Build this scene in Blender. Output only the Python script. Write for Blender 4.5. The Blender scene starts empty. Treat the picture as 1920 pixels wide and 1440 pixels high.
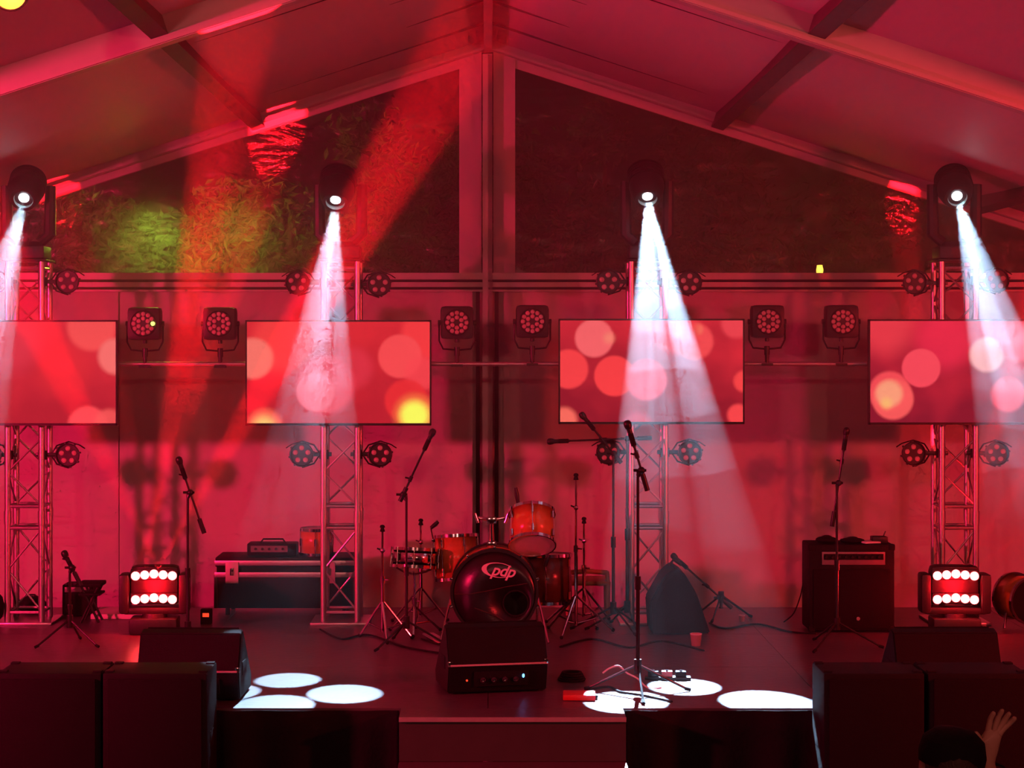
import bpy, bmesh, math, random
from mathutils import Vector, Matrix, Quaternion
random.seed(7)
SC = bpy.context.scene
COL = SC.collection
PI = math.pi

# ------------------------------------------------------------------ camera, world, large lights, exposure
F = 3500.0            # focal length in pixels of the 1920x1440 frame
VX, VY = 915.0, 640.0  # pixel of the vanishing point of the depth lines
CZ = 3.0              # eye height above the ground
DECK = 0.785          # height of the stage deck
def P(px, py, d):
    return Vector(((px - VX) / F * d, d, CZ + (VY - py) / F * d))
def floor_d(py, z=DECK):
    return F * (CZ - z) / (py - VY)
cam = bpy.data.cameras.new('camera'); camo = bpy.data.objects.new('camera', cam); COL.objects.link(camo)
camo.location = (0, 0, CZ); camo.rotation_euler = (PI / 2, 0, 0)
cam.sensor_width = 36; cam.lens = F / 1920 * 36
cam.shift_x = (960 - VX) / 1920; cam.shift_y = -(720 - VY) / 1920
cam.clip_end = 200
SC.camera = camo

W = bpy.data.worlds.new('night'); SC.world = W; W.use_nodes = True
bg = W.node_tree.nodes['Background']
bg.inputs[0].default_value = (0.35, 0.3, 0.28, 1); bg.inputs[1].default_value = 0.004

def lamp(name, kind, loc, power, color, target=None, angle=60, blend=0.15, size=0.05, parent=None):
    l = bpy.data.lights.new(name, kind); l.energy = power; l.color = color; l.shadow_soft_size = size
    o = bpy.data.objects.new(name, l); COL.objects.link(o)
    if kind == 'SPOT':
        l.spot_size = math.radians(angle); l.spot_blend = blend
    o.location = loc
    if target is not None:
        o.rotation_mode = 'QUATERNION'
        o.rotation_quaternion = (Vector(target) - Vector(loc)).to_track_quat('-Z', 'Y')
    if parent is not None:
        o.parent = parent; o.matrix_parent_inverse = parent.matrix_world.inverted()
    return o

# stage wash: red floods on the towers left and right of the stage front, at screen height
lamp('wash_flood', 'SPOT', (-6.9, 8.0, 3.15), 2650, (1.0, 0.010, 0.085), (0.5, 16.0, 2.7), 110, 0.6, 0.16)
lamp('wash_flood', 'SPOT', (6.9, 8.0, 3.15), 1250, (1.0, 0.026, 0.03), (-0.5, 16.0, 2.7), 110, 0.6, 0.16)
# dim warm fill spots, unseen, added over the audience to lift the shadows
lamp('front_fill', 'SPOT', (-2.6, -1.0, 4.3), 430, (1.0, 0.21, 0.20), (-0.6, 16.0, 2.6), 60, 0.8, 0.15)
lamp('front_fill', 'SPOT', (2.6, -1.0, 4.3), 430, (1.0, 0.23, 0.18), (0.6, 16.0, 2.6), 60, 0.8, 0.15)

SC.view_settings.view_transform = 'Standard'; SC.view_settings.look = 'None'
SC.view_settings.exposure = 0.0; SC.view_settings.gamma = 1.0; SC.view_settings.use_curve_mapping = False
cy = SC.cycles
cy.use_denoising = True
cy.max_bounces = 3; cy.diffuse_bounces = 1; cy.glossy_bounces = 1; cy.transmission_bounces = 2
cy.use_adaptive_sampling = True; cy.adaptive_threshold = 0.14; cy.adaptive_min_samples = 12
cy.volume_bounces = 0; cy.transparent_max_bounces = 16
cy.caustics_reflective = False; cy.caustics_refractive = False
cy.sample_clamp_indirect = 2.0; cy.sample_clamp_direct = 0.0

# ------------------------------------------------------------------ materials
def lin(r, g, b):
    f = lambda c: (c / 255 / 12.92) if c / 255 <= 0.04045 else ((c / 255 + 0.055) / 1.055) ** 2.4
    return (f(r), f(g), f(b), 1.0)
def newmat(name):
    m = bpy.data.materials.new(name); m.use_nodes = True
    return m, m.node_tree, m.node_tree.nodes['Principled BSDF']
def mat(name, c, rough=0.6, metal=0.0, var=0.12, scale=6.0, bump=0.0, bscale=None, stretch=None, spec=0.5):
    m, t, b = newmat(name)
    N, L = t.nodes, t.links
    tc = N.new('ShaderNodeTexCoord'); src = tc.outputs['Object']
    if stretch:
        mp = N.new('ShaderNodeMapping'); mp.inputs['Scale'].default_value = stretch
        L.new(src, mp.inputs[0]); src = mp.outputs[0]
    nz = N.new('ShaderNodeTexNoise'); nz.inputs['Scale'].default_value = scale; nz.inputs['Detail'].default_value = 4
    L.new(src, nz.inputs['Vector'])
    mx = N.new('ShaderNodeMixRGB')
    mx.inputs[1].default_value = (c[0] * (1 - var), c[1] * (1 - var), c[2] * (1 - var), 1)
    mx.inputs[2].default_value = (min(1, c[0] * (1 + var)), min(1, c[1] * (1 + var)), min(1, c[2] * (1 + var)), 1)
    L.new(nz.outputs[0], mx.inputs[0]); L.new(mx.outputs[0], b.inputs['Base Color'])
    b.inputs['Roughness'].default_value = rough; b.inputs['Metallic'].default_value = metal
    b.inputs['Specular IOR Level'].default_value = spec
    if bump:
        n2 = N.new('ShaderNodeTexNoise'); n2.inputs['Scale'].default_value = bscale or scale * 4; n2.inputs['Detail'].default_value = 5
        L.new(src, n2.inputs['Vector'])
        bp = N.new('ShaderNodeBump'); bp.inputs['Strength'].default_value = bump; bp.inputs['Distance'].default_value = 0.02
        L.new(n2.outputs[0], bp.inputs['Height']); L.new(bp.outputs[0], b.inputs['Normal'])
    return m
def emit(name, c, strength):
    m, t, b = newmat(name)
    b.inputs['Base Color'].default_value = (0.02, 0.02, 0.02, 1)
    b.inputs['Emission Color'].default_value = (c[0], c[1], c[2], 1)
    b.inputs['Emission Strength'].default_value = strength
    return m
M = {}
M['pvc'] = mat('white_pvc_fabric', (0.62, 0.60, 0.58), 0.55, 0, 0.06, 1.2, 0.25, 2.5)
M['roof'] = mat('roof_fabric', (0.66, 0.63, 0.63), 0.6, 0, 0.08, 0.8, 0.3, 1.6, (1, 0.35, 1))
M['alu'] = mat('aluminium', (0.66, 0.66, 0.68), 0.32, 0.9, 0.06, 14, 0.05)
M['alu_frame'] = mat('tent_aluminium', (0.55, 0.54, 0.53), 0.5, 0.35, 0.08, 5)
M['purlin'] = mat('purlin_steel', (0.13, 0.12, 0.11), 0.6, 0.1, 0.15, 5)
M['steel'] = mat('chrome', (0.82, 0.82, 0.84), 0.12, 1.0, 0.04, 20)
M['black'] = mat('black_plastic', (0.012, 0.012, 0.013), 0.45, 0, 0.3, 25, 0.08)
M['stand'] = mat('black_steel', (0.014, 0.012, 0.012), 0.35, 0.2, 0.2, 20)
M['matte'] = mat('matte_black', (0.010, 0.009, 0.010), 0.75, 0, 0.3, 30, 0.15, spec=0.18)
M['deck'] = mat('stage_deck', (0.085, 0.075, 0.08), 0.34, 0, 0.25, 3.0, 0.12, 18)
M['ground'] = mat('ground', (0.03, 0.028, 0.026), 0.9, 0, 0.3, 4, 0.3)
M['grass'] = mat('dark_grass', (0.02, 0.03, 0.012), 0.95, 0, 0.4, 6, 0.4)
M['drape'] = mat('black_drape', (0.010, 0.009, 0.011), 0.85, 0, 0.3, 8, 0.2, spec=0.18)
M['sub'] = mat('speaker_paint', (0.007, 0.0065, 0.007), 0.62, 0, 0.2, 90, 0.25, 180, spec=0.18)
M['grille'] = mat('speaker_grille', (0.007, 0.0065, 0.0065), 0.7, 0.1, 0.3, 200, 0.3, 300, spec=0.18)
M['tv'] = mat('bezel_black', (0.008, 0.008, 0.009), 0.3, 0, 0.2, 30)
M['lensdull'] = mat('unlit_lens', (0.55, 0.45, 0.42), 0.25, 0, 0.15, 40)
M['riser'] = mat('step_riser_paint', (0.045, 0.035, 0.035), 0.55, 0, 0.2, 7)
M['nosing'] = mat('step_nosing', (0.5, 0.47, 0.47), 0.4, 0.5, 0.15, 30)
M['case'] = mat('case_laminate', (0.008, 0.008, 0.011), 0.5, 0, 0.2, 30, 0.1, spec=0.18)
M['amp'] = mat('amp_vinyl', (0.007, 0.006, 0.007), 0.6, 0, 0.3, 80, 0.25, 160, spec=0.18)
M['panel'] = mat('amp_panel', (0.22, 0.20, 0.20), 0.4, 0.3, 0.2, 12)
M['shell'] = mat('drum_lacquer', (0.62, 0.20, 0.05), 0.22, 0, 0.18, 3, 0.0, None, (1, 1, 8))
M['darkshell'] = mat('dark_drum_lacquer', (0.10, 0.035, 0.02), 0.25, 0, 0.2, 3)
M['headw'] = mat('drum_head_clear', (0.72, 0.64, 0.60), 0.35, 0, 0.06, 4)
M['headb'] = mat('drum_head_black', (0.010, 0.009, 0.009), 0.3, 0, 0.2, 8)
M['logo'] = mat('logo_white', (0.8, 0.72, 0.72), 0.4, 0, 0.03, 8)
M['brass'] = mat('brass_bronze', (0.7, 0.48, 0.2), 0.25, 1, 0.1, 10)
M['wood'] = mat('chair_wood', (0.42, 0.24, 0.10), 0.5, 0, 0.25, 5, 0.1, 20, (1, 1, 0.2))
M['swirl'] = mat('swirl_print', (0.05, 0.03, 0.02), 0.4, 0, 0.2, 9)
M['bark'] = mat('bark', (0.09, 0.07, 0.05), 0.9, 0, 0.4, 12, 0.5)
M['leaf'] = mat('foliage_leaf', (0.05, 0.11, 0.02), 0.6, 0, 0.5, 5)
M['redpaint'] = mat('red_plastic', (0.55, 0.02, 0.02), 0.45, 0, 0.2, 9)
M['paper'] = mat('white_paper', (0.75, 0.72, 0.72), 0.7, 0, 0.06, 6)
M['skin'] = mat('skin', (0.45, 0.28, 0.20), 0.55, 0, 0.1, 12)
M['cloth'] = mat('dark_cloth', (0.06, 0.055, 0.035), 0.9, 0, 0.3, 30, 0.3, 90)
M['cap'] = mat('black_cap_cloth', (0.008, 0.008, 0.009), 0.9, 0, 0.2, 40, 0.2, 90, spec=0.18)
M['hair'] = mat('dark_hair', (0.03, 0.02, 0.014), 0.6, 0, 0.3, 60, 0.4, 120)
M['cup'] = mat('cup_paper', (0.30, 0.12, 0.12), 0.5, 0, 0.1, 9)
M['beamlens'] = emit('lit_white_lens', (0.85, 0.93, 1.0), 25)
M['redlens'] = emit('lit_red_lens', (1.0, 0.085, 0.085), 14)
M['ledgreen'] = emit('lit_green_diode', (0.75, 1.0, 0.18), 2.0)
M['ledblue'] = emit('lit_blue_diode', (0.08, 0.35, 1.0), 6)
M['ledred'] = emit('lit_red_diode', (1.0, 0.06, 0.02), 1.2)
M['warmlens'] = emit('lit_amber_lens', (1.0, 0.38, 0.04), 3.0)
M['lantern'] = emit('lantern_glass', (1.0, 0.72, 0.08), 5)

def film_mat():
    m = bpy.data.materials.new('clear_film'); m.use_nodes = True
    t = m.node_tree; N, L = t.nodes, t.links; N.clear()
    o = N.new('ShaderNodeOutputMaterial'); tr = N.new('ShaderNodeBsdfTransparent'); gl = N.new('ShaderNodeBsdfGlossy')
    mx = N.new('ShaderNodeMixShader'); tc = N.new('ShaderNodeTexCoord')
    tr.inputs[0].default_value = (0.8, 0.76, 0.7, 1); gl.inputs['Roughness'].default_value = 0.22
    gl.inputs[0].default_value = (0.9, 0.9, 0.9, 1)
    mp = N.new('ShaderNodeMapping'); mp.inputs['Scale'].default_value = (1.0, 1, 2.2); L.new(tc.outputs['Object'], mp.inputs[0])
    w = N.new('ShaderNodeTexNoise'); w.inputs['Scale'].default_value = 2.5; w.inputs['Detail'].default_value = 8; w.inputs['Distortion'].default_value = 2.5
    L.new(mp.outputs[0], w.inputs['Vector'])
    bp = N.new('ShaderNodeBump'); bp.inputs['Strength'].default_value = 0.9; bp.inputs['Distance'].default_value = 0.06
    L.new(w.outputs[0], bp.inputs['Height']); L.new(bp.outputs[0], gl.inputs['Normal'])
    mx.inputs[0].default_value = 0.045
    L.new(tr.outputs[0], mx.inputs[1]); L.new(gl.outputs[0], mx.inputs[2])
    # dust and scratches in the film scatter light from both sides
    m2 = N.new('ShaderNodeMapping'); m2.inputs['Scale'].default_value = (2.0, 1, 9.0); m2.inputs['Rotation'].default_value = (0, 0.25, 0); L.new(tc.outputs['Object'], m2.inputs[0])
    n2 = N.new('ShaderNodeTexNoise'); n2.inputs['Scale'].default_value = 2.2; n2.inputs['Detail'].default_value = 7; n2.inputs['Roughness'].default_value = 0.7; n2.inputs['Distortion'].default_value = 1.8
    L.new(m2.outputs[0], n2.inputs['Vector'])
    mr = N.new('ShaderNodeMapRange'); mr.inputs[1].default_value = 0.40; mr.inputs[2].default_value = 0.72; mr.inputs[3].default_value = 0.015; mr.inputs[4].default_value = 0.24; L.new(n2.outputs[0], mr.inputs[0])
    tl_ = N.new('ShaderNodeBsdfTranslucent'); tl_.inputs[0].default_value = (0.62, 0.62, 0.5, 1)
    mx2 = N.new('ShaderNodeMixShader'); L.new(mr.outputs[0], mx2.inputs[0]); L.new(mx.outputs[0], mx2.inputs[1]); L.new(tl_.outputs[0], mx2.inputs[2]); L.new(mx2.outputs[0], o.inputs[0])
    return m
M['film'] = film_mat()

# ------------------------------------------------------------------ mesh helpers
class B:
    def __init__(s): s.bm = bmesh.new()
    def box(s, c, size, rot=None, bev=0.0):
        m = Matrix.Translation(Vector(c))
        if rot is not None: m = m @ (rot.to_4x4() if not isinstance(rot, (int, float)) else Matrix.Rotation(rot, 4, 'Z'))
        m = m @ Matrix.Diagonal((size[0], size[1], size[2], 1))
        r = bmesh.ops.create_cube(s.bm, size=1, matrix=m)
        if bev:
            es = list({e for v in r['verts'] for e in v.link_edges})
            bmesh.ops.bevel(s.bm, geom=es, offset=bev, segments=2, affect='EDGES', profile=0.6)
        return s
    def tube(s, a, b, r, r2=None, seg=12):
        a, b = Vector(a), Vector(b); d = b - a
        q = d.to_track_quat('Z', 'Y').to_matrix().to_4x4()
        bmesh.ops.create_cone(s.bm, cap_ends=True, segments=seg, radius1=r, radius2=r if r2 is None else r2, depth=d.length,
                              matrix=Matrix.Translation((a + b) / 2) @ q)
        return s
    def path(s, pts, r, seg=8):
        pts = [Vector(p) for p in pts]; rings = []
        for i, p in enumerate(pts):
            t = (pts[min(i + 1, len(pts) - 1)] - pts[max(i - 1, 0)]).normalized()
            q = t.to_track_quat('Z', 'Y')
            rr = r[i] if isinstance(r, (list, tuple)) else r
            rings.append([s.bm.verts.new(p + q @ Vector((rr * math.cos(2 * PI * k / seg), rr * math.sin(2 * PI * k / seg), 0))) for k in range(seg)])
        for u, v in zip(rings, rings[1:]):
            # keep rings aligned: pick the rotation with the least twist
            best = min(range(seg), key=lambda o: sum((u[k].co - v[(k + o) % seg].co).length for k in range(seg)))
            v[:] = v[best:] + v[:best]
            for k in range(seg):
                s.bm.faces.new((u[k], u[(k + 1) % seg], v[(k + 1) % seg], v[k]))
        s.bm.faces.new(rings[0][::-1]); s.bm.faces.new(rings[-1])
        return s
    def lathe(s, prof, origin=(0, 0, 0), axis=(0, 0, 1), seg=24):
        q = Vector(axis).normalized().to_track_quat('Z', 'Y'); o = Vector(origin); rings = []
        for r, h in prof:
            if r < 1e-5: rings.append([s.bm.verts.new(o + q @ Vector((0, 0, h)))])
            else: rings.append([s.bm.verts.new(o + q @ Vector((r * math.cos(2 * PI * k / seg), r * math.sin(2 * PI * k / seg), h))) for k in range(seg)])
        for u, v in zip(rings, rings[1:]):
            if len(u) == 1 and len(v) == 1: continue
            for k in range(seg):
                k2 = (k + 1) % seg
                if len(u) == 1: s.bm.faces.new((u[0], v[k2], v[k]))
                elif len(v) == 1: s.bm.faces.new((u[k], u[k2], v[0]))
                else: s.bm.faces.new((u[k], u[k2], v[k2], v[k]))
        return s
    def prism(s, poly, vec):
        vec = Vector(vec); a = [s.bm.verts.new(Vector(p)) for p in poly]; b = [s.bm.verts.new(Vector(p) + vec) for p in poly]
        n = len(a); s.bm.faces.new(a); s.bm.faces.new(b[::-1])
        for i in range(n): s.bm.faces.new((a[i], b[i], b[(i + 1) % n], a[(i + 1) % n]))
        return s
    def ball(s, c, r, seg=12, scale=(1, 1, 1)):
        bmesh.ops.create_uvsphere(s.bm, u_segments=seg, v_segments=max(6, seg * 2 // 3), radius=r, matrix=Matrix.Translation(Vector(c)) @ Matrix.Diagonal((*scale, 1)))
        return s
    def mesh(s, name, m, smooth=True):
        bmesh.ops.recalc_face_normals(s.bm, faces=s.bm.faces)
        me = bpy.data.meshes.new(name); s.bm.to_mesh(me); s.bm.free()
        me.materials.append(M[m] if isinstance(m, str) else m)
        if smooth:
            for p in me.polygons: p.use_smooth = True
            try: me.set_sharp_from_angle(angle=math.radians(35))
            except Exception: pass
        return me
    def done(s, name, m, parent=None, loc=(0, 0, 0), smooth=True):
        return link(name, s.mesh(name, m, smooth), parent, loc)
def link(name, me, parent=None, loc=(0, 0, 0), rot=None):
    o = bpy.data.objects.new(name, me); COL.objects.link(o); o.location = loc
    if rot is not None: o.rotation_euler = rot
    if parent is not None: o.parent = parent
    return o
def tag(o, label, cat, group=None, kind=None):
    o['label'] = label
    if cat: o['category'] = cat
    if group: o['group'] = group
    if kind: o['kind'] = kind
    return o
def thing(name, label, cat, loc=(0, 0, 0), rz=0.0, group=None, kind=None):
    o = bpy.data.objects.new(name, None); COL.objects.link(o); o.location = loc; o.rotation_euler = (0, 0, rz); o.empty_display_size = 0.1
    return tag(o, label, cat, group, kind)
def copy_tree(o, parent=None):
    c = o.copy(); COL.objects.link(c); c.parent = parent
    for ch in list(o.children):
        if ch.type != 'LIGHT': copy_tree(ch, c)
    return c
def struct(o, label=None):
    o['kind'] = 'structure'
    if label: o['label'] = label
    return o

# ------------------------------------------------------------------ tent
GY = 16.4                    # gable plane
APEX, SL = 5.51, 0.323        # roof underside: z = APEX - SL*|x|
HW = 7.5
rz_ = lambda x: APEX - SL * abs(x)
g = B(); g.box((0, 12, -0.05), (60, 60, 0.1)); struct(g.done('floor', 'ground', smooth=False), 'dark ground in front of the stage')
for sgn, nm in ((-1, 'left'), (1, 'right')):
    b = B(); n = 24
    for j in range(n):                     # roof fabric sags a little between the rafters
        pass
    ys = [-3 + (GY + 0.25 + 3) * k / 60 for k in range(61)]
    xs = [HW * k / 12 for k in range(13)]
    grid = []
    for y in ys:
        ph = ((y - 11.49) / 4.91) % 1.0
        row = []
        for x in xs:
            sag = -0.05 * math.sin(PI * ph) * math.sin(PI * min(1, x / HW)) ** 0.5 if 0 < x < HW else 0
            row.append(b.bm.verts.new((sgn * x, y, rz_(x) + 0.16 + sag)))
        grid.append(row)
    for u, v in zip(grid, grid[1:]):
        for k in range(len(xs) - 1): b.bm.faces.new((u[k], u[k + 1], v[k + 1], v[k]))
    me = b.mesh('ceiling_' + nm, 'roof')
    o = struct(link('ceiling_' + nm, me), 'white tent roof fabric on the %s slope in red light' % nm)
    sd = o.modifiers.new('s', 'SOLIDIFY'); sd.thickness = 0.02
    # rafters, purlins, seams: real members under the fabric
    slope = Vector((sgn, 0, -SL)).normalized(); up = Vector((sgn * SL, 0, 1)).normalized()
    rot = Matrix((slope, Vector((0, 1, 0)) * (1 if sgn > 0 else -1), up)).transposed()
    Lr = HW / slope.x * sgn
    for yy in (GY, 11.49, 6.6, 1.7):
        b = B(); cpos = Vector((0, yy, APEX)) + slope * (Lr / 2) + up * 0.06
        hr_ = 0.20 if yy < 16 else 0.11
        b.box(cpos + up * (0.10 - hr_ / 2), (Lr, 0.11, hr_), rot)
        b.box(cpos + Vector((0, -0.065, 0)) + up * (0.115 - hr_), (Lr, 0.03, 0.024), rot)
        struct(b.done('trim_rafter', 'alu_frame', o, smooth=False))
    for px_ in (2.03, 4.3, 6.4):
        b = B(); b.box((sgn * px_, (GY - 3) / 2, rz_(px_) + 0.07), (0.11, GY + 3, 0.12), rot)
        struct(b.done('trim_purlin', 'purlin', o, smooth=False))
    for yy in (12.45, 13.3, 14.4, 15.4):
        b = B(); b.box(Vector((0, yy, APEX + 0.125)) + slope * (Lr / 2), (Lr, 0.018, 0.02), rot)
        struct(b.done('trim_seam', 'purlin', o, smooth=False))
    b = B(); b.box((sgn * (HW + 0.05), (GY - 3) / 2, rz_(HW) / 2 + 0.1), (0.06, GY + 3, rz_(HW) + 0.2))
    struct(b.done('wall_' + nm, 'pvc', smooth=False), 'white fabric side wall of the tent, %s' % nm)
# ridge beam
b = B(); b.box((0, (GY - 3) / 2, APEX + 0.08), (0.07, GY + 3, 0.10)); struct(b.done('trim_ridge', 'alu_frame', smooth=False), 'ridge beam of the tent roof')
# back gable
BZ0, BZ1 = P(0, 547, GY).z, P(0, 512, GY).z
wb = thing('wall_back', 'white fabric gable wall behind the stage', None, (0, GY, 0), kind='structure')
pan = [-7.5, -5.6, P(222, 0, GY).x, -0.13, 0.13, 4.9, 5.8, 7.5]
for i, (a, c) in enumerate(zip(pan, pan[1:])):
    if i == 3: continue
    b = B(); n = 16
    for k in range(n):
        pass
    # softly rippling fabric panel
    rows = []
    for j in range(9):
        z = BZ0 * j / 8
        rows.append([b.bm.verts.new((a + 0.006 + (c - a - 0.012) * k / n, 0.03 + 0.02 * math.sin(k * 1.9 + i * 2 + j * 0.35) * (1 - 0.6 * j / 8), z)) for k in range(n + 1)])
    for u, v in zip(rows, rows[1:]):
        for k in range(n): b.bm.faces.new((u[k], u[k + 1], v[k + 1], v[k]))
    struct(b.done('panel', 'pvc', wb))
b = B(); b.box((0, 0.07, BZ0 / 2), (2 * HW, 0.012, BZ0)); struct(b.done('leak_sheet', 'pvc', wb, smooth=False))  # added sheet behind the panels, blocks lamp light leaking between them
# horizontal gable beam, its grooves' shade put in as black strips
b = B(); b.box((0, 0, (BZ0 + BZ1) / 2), (2 * HW, 0.12, BZ1 - BZ0))
struct(b.done('trim_beam', 'alu_frame', wb, smooth=False))
for zz in (P(0, 527, GY).z, P(0, 541, GY).z):
    b = B(); b.box((0, -0.066, zz), (2 * HW, 0.016, 0.022)); struct(b.done('trim_groove_shade', 'matte', wb, smooth=False))
# centre post
b = B()
for x in (P(892, 0, GY).x, P(930, 0, GY).x): pass
b.box((P(914, 0, GY).x, -0.05, APEX / 2), (0.085, 0.10, APEX)); struct(b.done('trim_post', 'alu_frame', wb, smooth=False))
for px_ in (896, 931):
    b = B(); b.box((P(px_, 0, GY).x, -0.02, BZ0 / 2), (0.035, 0.03, BZ0)); struct(b.done('trim_gap_shade', 'matte', wb, smooth=False))  # black strips paint the shade of the gaps beside the post
# white fabric borders of the gable windows (centre strip and sloping top strip)
WXL, WXR = P(861, 0, GY).x, P(966, 0, GY).x
for a, c in ((WXL, P(903, 0, GY).x), (P(925, 0, GY).x, WXR)):
    b = B(); b.prism([(a, 0.02, BZ1), (c, 0.02, BZ1), (c, 0.02, rz_(c) + 0.1), (a, 0.02, rz_(a) + 0.1)], (0, 0.015, 0))
    struct(b.done('panel', 'pvc', wb, smooth=False))
for n, (x0, sg) in enumerate(((WXL, -1), (WXR, 1))):
    x1 = sg * 5.9
    top = 0.03
    w = thing('window_%d' % (n + 1), 'clear film gable window on the %s, trees in the dark behind' % ('left' if sg < 0 else 'right'), None, (0, GY + 0.03, 0), kind='structure')
    b = B(); b.prism([(x0, 0, BZ1), (x1, 0, BZ1), (x1, 0, max(BZ1 + 0.01, rz_(x1) - top)), (x0, 0, rz_(x0) - top)], (0, 0.004, 0))
    o = b.done('pane', 'film', w, smooth=False)
    b = B()
    b.prism([(x0, 0.012, rz_(x0) - top), (x1, 0.012, max(BZ1, rz_(x1) - top)), (x1, 0.012, rz_(x1) + 0.1), (x0, 0.012, rz_(x0) + 0.1)], (0, 0.012, 0))
    b.done('window_frame', 'pvc', w, smooth=False)
    b = B(); b.prism([(x1, 0.012, BZ1), (sg * 7.5, 0.012, BZ1), (sg * 7.5, 0.012, max(BZ1 + .01, rz_(7.5) + 0.1)), (x1, 0.012, rz_(x1) + 0.1)], (0, 0.012, 0))
    b.done('window_frame', 'pvc', w, smooth=False)

# smoke hanging in the stage bay: thick under the roof, thinner towards the deck
HAZE = 0.065
zs = [0.79, 1.75, 2.12, 2.42, 2.72, 3.02, None]
fs = [0.055, 0.12, 0.24, 0.44, 0.72, 1.0]
b = B(); hm = []
NX, NY = 40, 16; HY = GY - 0.1 - 11.35
def hz_z(k, x, y):            # rolling surface between two smoke layers
    if k == 0: return 0.791
    if k == len(zs) - 1: return rz_(x) - 0.002
    return zs[k] + 0.07 * math.sin(1.7 * x + 1.1 * y + k) + 0.05 * math.sin(3.1 * x - 2.3 * y + 2 * k) + 0.03 * math.sin(5.3 * y + 0.8 * x)
for li, f in enumerate(fs):
    m = bpy.data.materials.new('smoke'); m.use_nodes = True; t_ = m.node_tree; t_.nodes.clear()
    o_ = t_.nodes.new('ShaderNodeOutputMaterial'); v_ = t_.nodes.new('ShaderNodeVolumeScatter')
    v_.inputs['Density'].default_value = HAZE * f; v_.inputs['Anisotropy'].default_value = 0.25; t_.links.new(v_.outputs[0], o_.inputs['Volume'])
    m.cycles.homogeneous_volume = True
    hm.append(m)
    X = [-6.6 + 13.2 * i / NX for i in range(NX + 1)]; Y = [HY * j / NY for j in range(NY + 1)]
    lo = [[b.bm.verts.new((x, y, hz_z(li, x, y) + 0.0005)) for y in Y] for x in X]
    hi = [[b.bm.verts.new((x, y, hz_z(li + 1, x, y) - 0.0005)) for y in Y] for x in X]
    nf = []
    for i in range(NX):
        for j in range(NY):
            nf.append(b.bm.faces.new((lo[i][j], lo[i][j + 1], lo[i + 1][j + 1], lo[i + 1][j]))); nf.append(b.bm.faces.new((hi[i][j], hi[i + 1][j], hi[i + 1][j + 1], hi[i][j + 1])))
    for i in range(NX):
        for j in (0, NY): nf.append(b.bm.faces.new((lo[i][j], lo[i + 1][j], hi[i + 1][j], hi[i][j])))
    for j in range(NY):
        for i in (0, NX): nf.append(b.bm.faces.new((lo[i][j], lo[i][j + 1], hi[i][j + 1], hi[i][j])))
    for fc_ in nf: fc_.material_index = li
hz = b.done('stage_haze', hm[0], None, (0, 11.35, 0), smooth=False)
for m in hm[1:]: hz.data.materials.append(m)
tag(hz, 'thin smoke hanging over the stage, thicker towards the roof', 'haze', kind='stuff')

# ------------------------------------------------------------------ stage
D0 = floor_d(1328); D1 = 15.55
st = thing('stage', 'dark glossy stage deck carrying the band equipment', 'stage', (0, 0, 0), kind='structure')
xw = 6.2
cols = 6; rows = 3
for i in range(cols):
    for j in range(rows):
        a = -xw + 2 * xw * i / cols; c = -xw + 2 * xw * (i + 1) / cols; e = D0 + (D1 - D0) * j / rows; f = D0 + (D1 - D0) * (j + 1) / rows
        b = B(); b.box(((a + c) / 2, (e + f) / 2, DECK - 0.03), (c - a - 0.004, f - e - 0.004, 0.06)); struct(b.done('deck_panel', 'deck', st, smooth=False))
for x in (-6, -4, -2, 0, 2, 4, 6):
    for y in (D0 + 0.15, (D0 + D1) / 2, D1 - 0.15):
        b = B(); b.tube((x, y, 0), (x, y, DECK - 0.06), 0.03); struct(b.done('leg', 'alu', st))
b = B(); b.box((0, D1, DECK / 2 - 0.03), (2 * xw, 0.02, DECK - 0.07)); struct(b.done('back_panel', 'matte', st, smooth=False))
def skirt(x0, x1, label):
    b = B(); n = int((x1 - x0) / 0.02); rows = []
    ph = random.random() * 6
    for j in range(7):
        z = 0.005 + (DECK - 0.012) * j / 6; amp = 0.028 * (1 - 0.75 * j / 6)
        rows.append([b.bm.verts.new((x0 + (x1 - x0) * k / n, D0 - 0.035 + amp * math.sin(ph + k * 0.36 + 0.7 * math.sin(k * 0.11)), z)) for k in range(n + 1)])
    for u, v in zip(rows, rows[1:]):
        for k in range(n): b.bm.faces.new((u[k], u[k + 1], v[k + 1], v[k]))
    o = tag(b.done('stage_skirt', 'drape'), label, 'drape'); o.modifiers.new('s', 'SOLIDIFY').thickness = 0.004
DS = floor_d(1345)
sx0, sx1 = P(748, 0, DS).x, P(1174, 0, DS).x
skirt(-6.2, sx0 - 0.01, 'pleated black stage skirt left of the steps')
skirt(sx1 + 0.01, 6.2, 'pleated black stage skirt right of the steps')
stp = thing('stage_steps', 'dark wooden steps with pale edges at the middle of the stage front', 'steps', ((sx0 + sx1) / 2, DS, 0))
sw = sx1 - sx0
for k in range(3):
    zt = DECK - 0.262 * k; yf = -0.28 * k; y1 = D0 - DS - 0.002 if k == 0 else -0.28 * (k - 1)
    b = B(); b.box((0, (yf + y1) / 2, zt - 0.015), (sw, y1 - yf, 0.03)); b.done('tread', 'deck', stp, smooth=False)
    b = B(); b.box((0, yf - 0.006, zt - 0.012), (sw + 0.02 * k, 0.012, 0.026)); b.done('nosing', 'nosing', stp, smooth=False)
    b = B(); b.box((0, yf + 0.02, zt - 0.03 - 0.116), (sw, 0.02, 0.232)); b.done('riser', 'riser', stp, smooth=False)
for s in (-1, 1):
    b = B(); b.box((s * (sw / 2 + 0.008), (D0 - DS) / 2 - 0.3, 0.12), (0.014, 0.5, 0.24)); b.done('side_panel', 'riser', stp, smooth=False)

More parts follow.
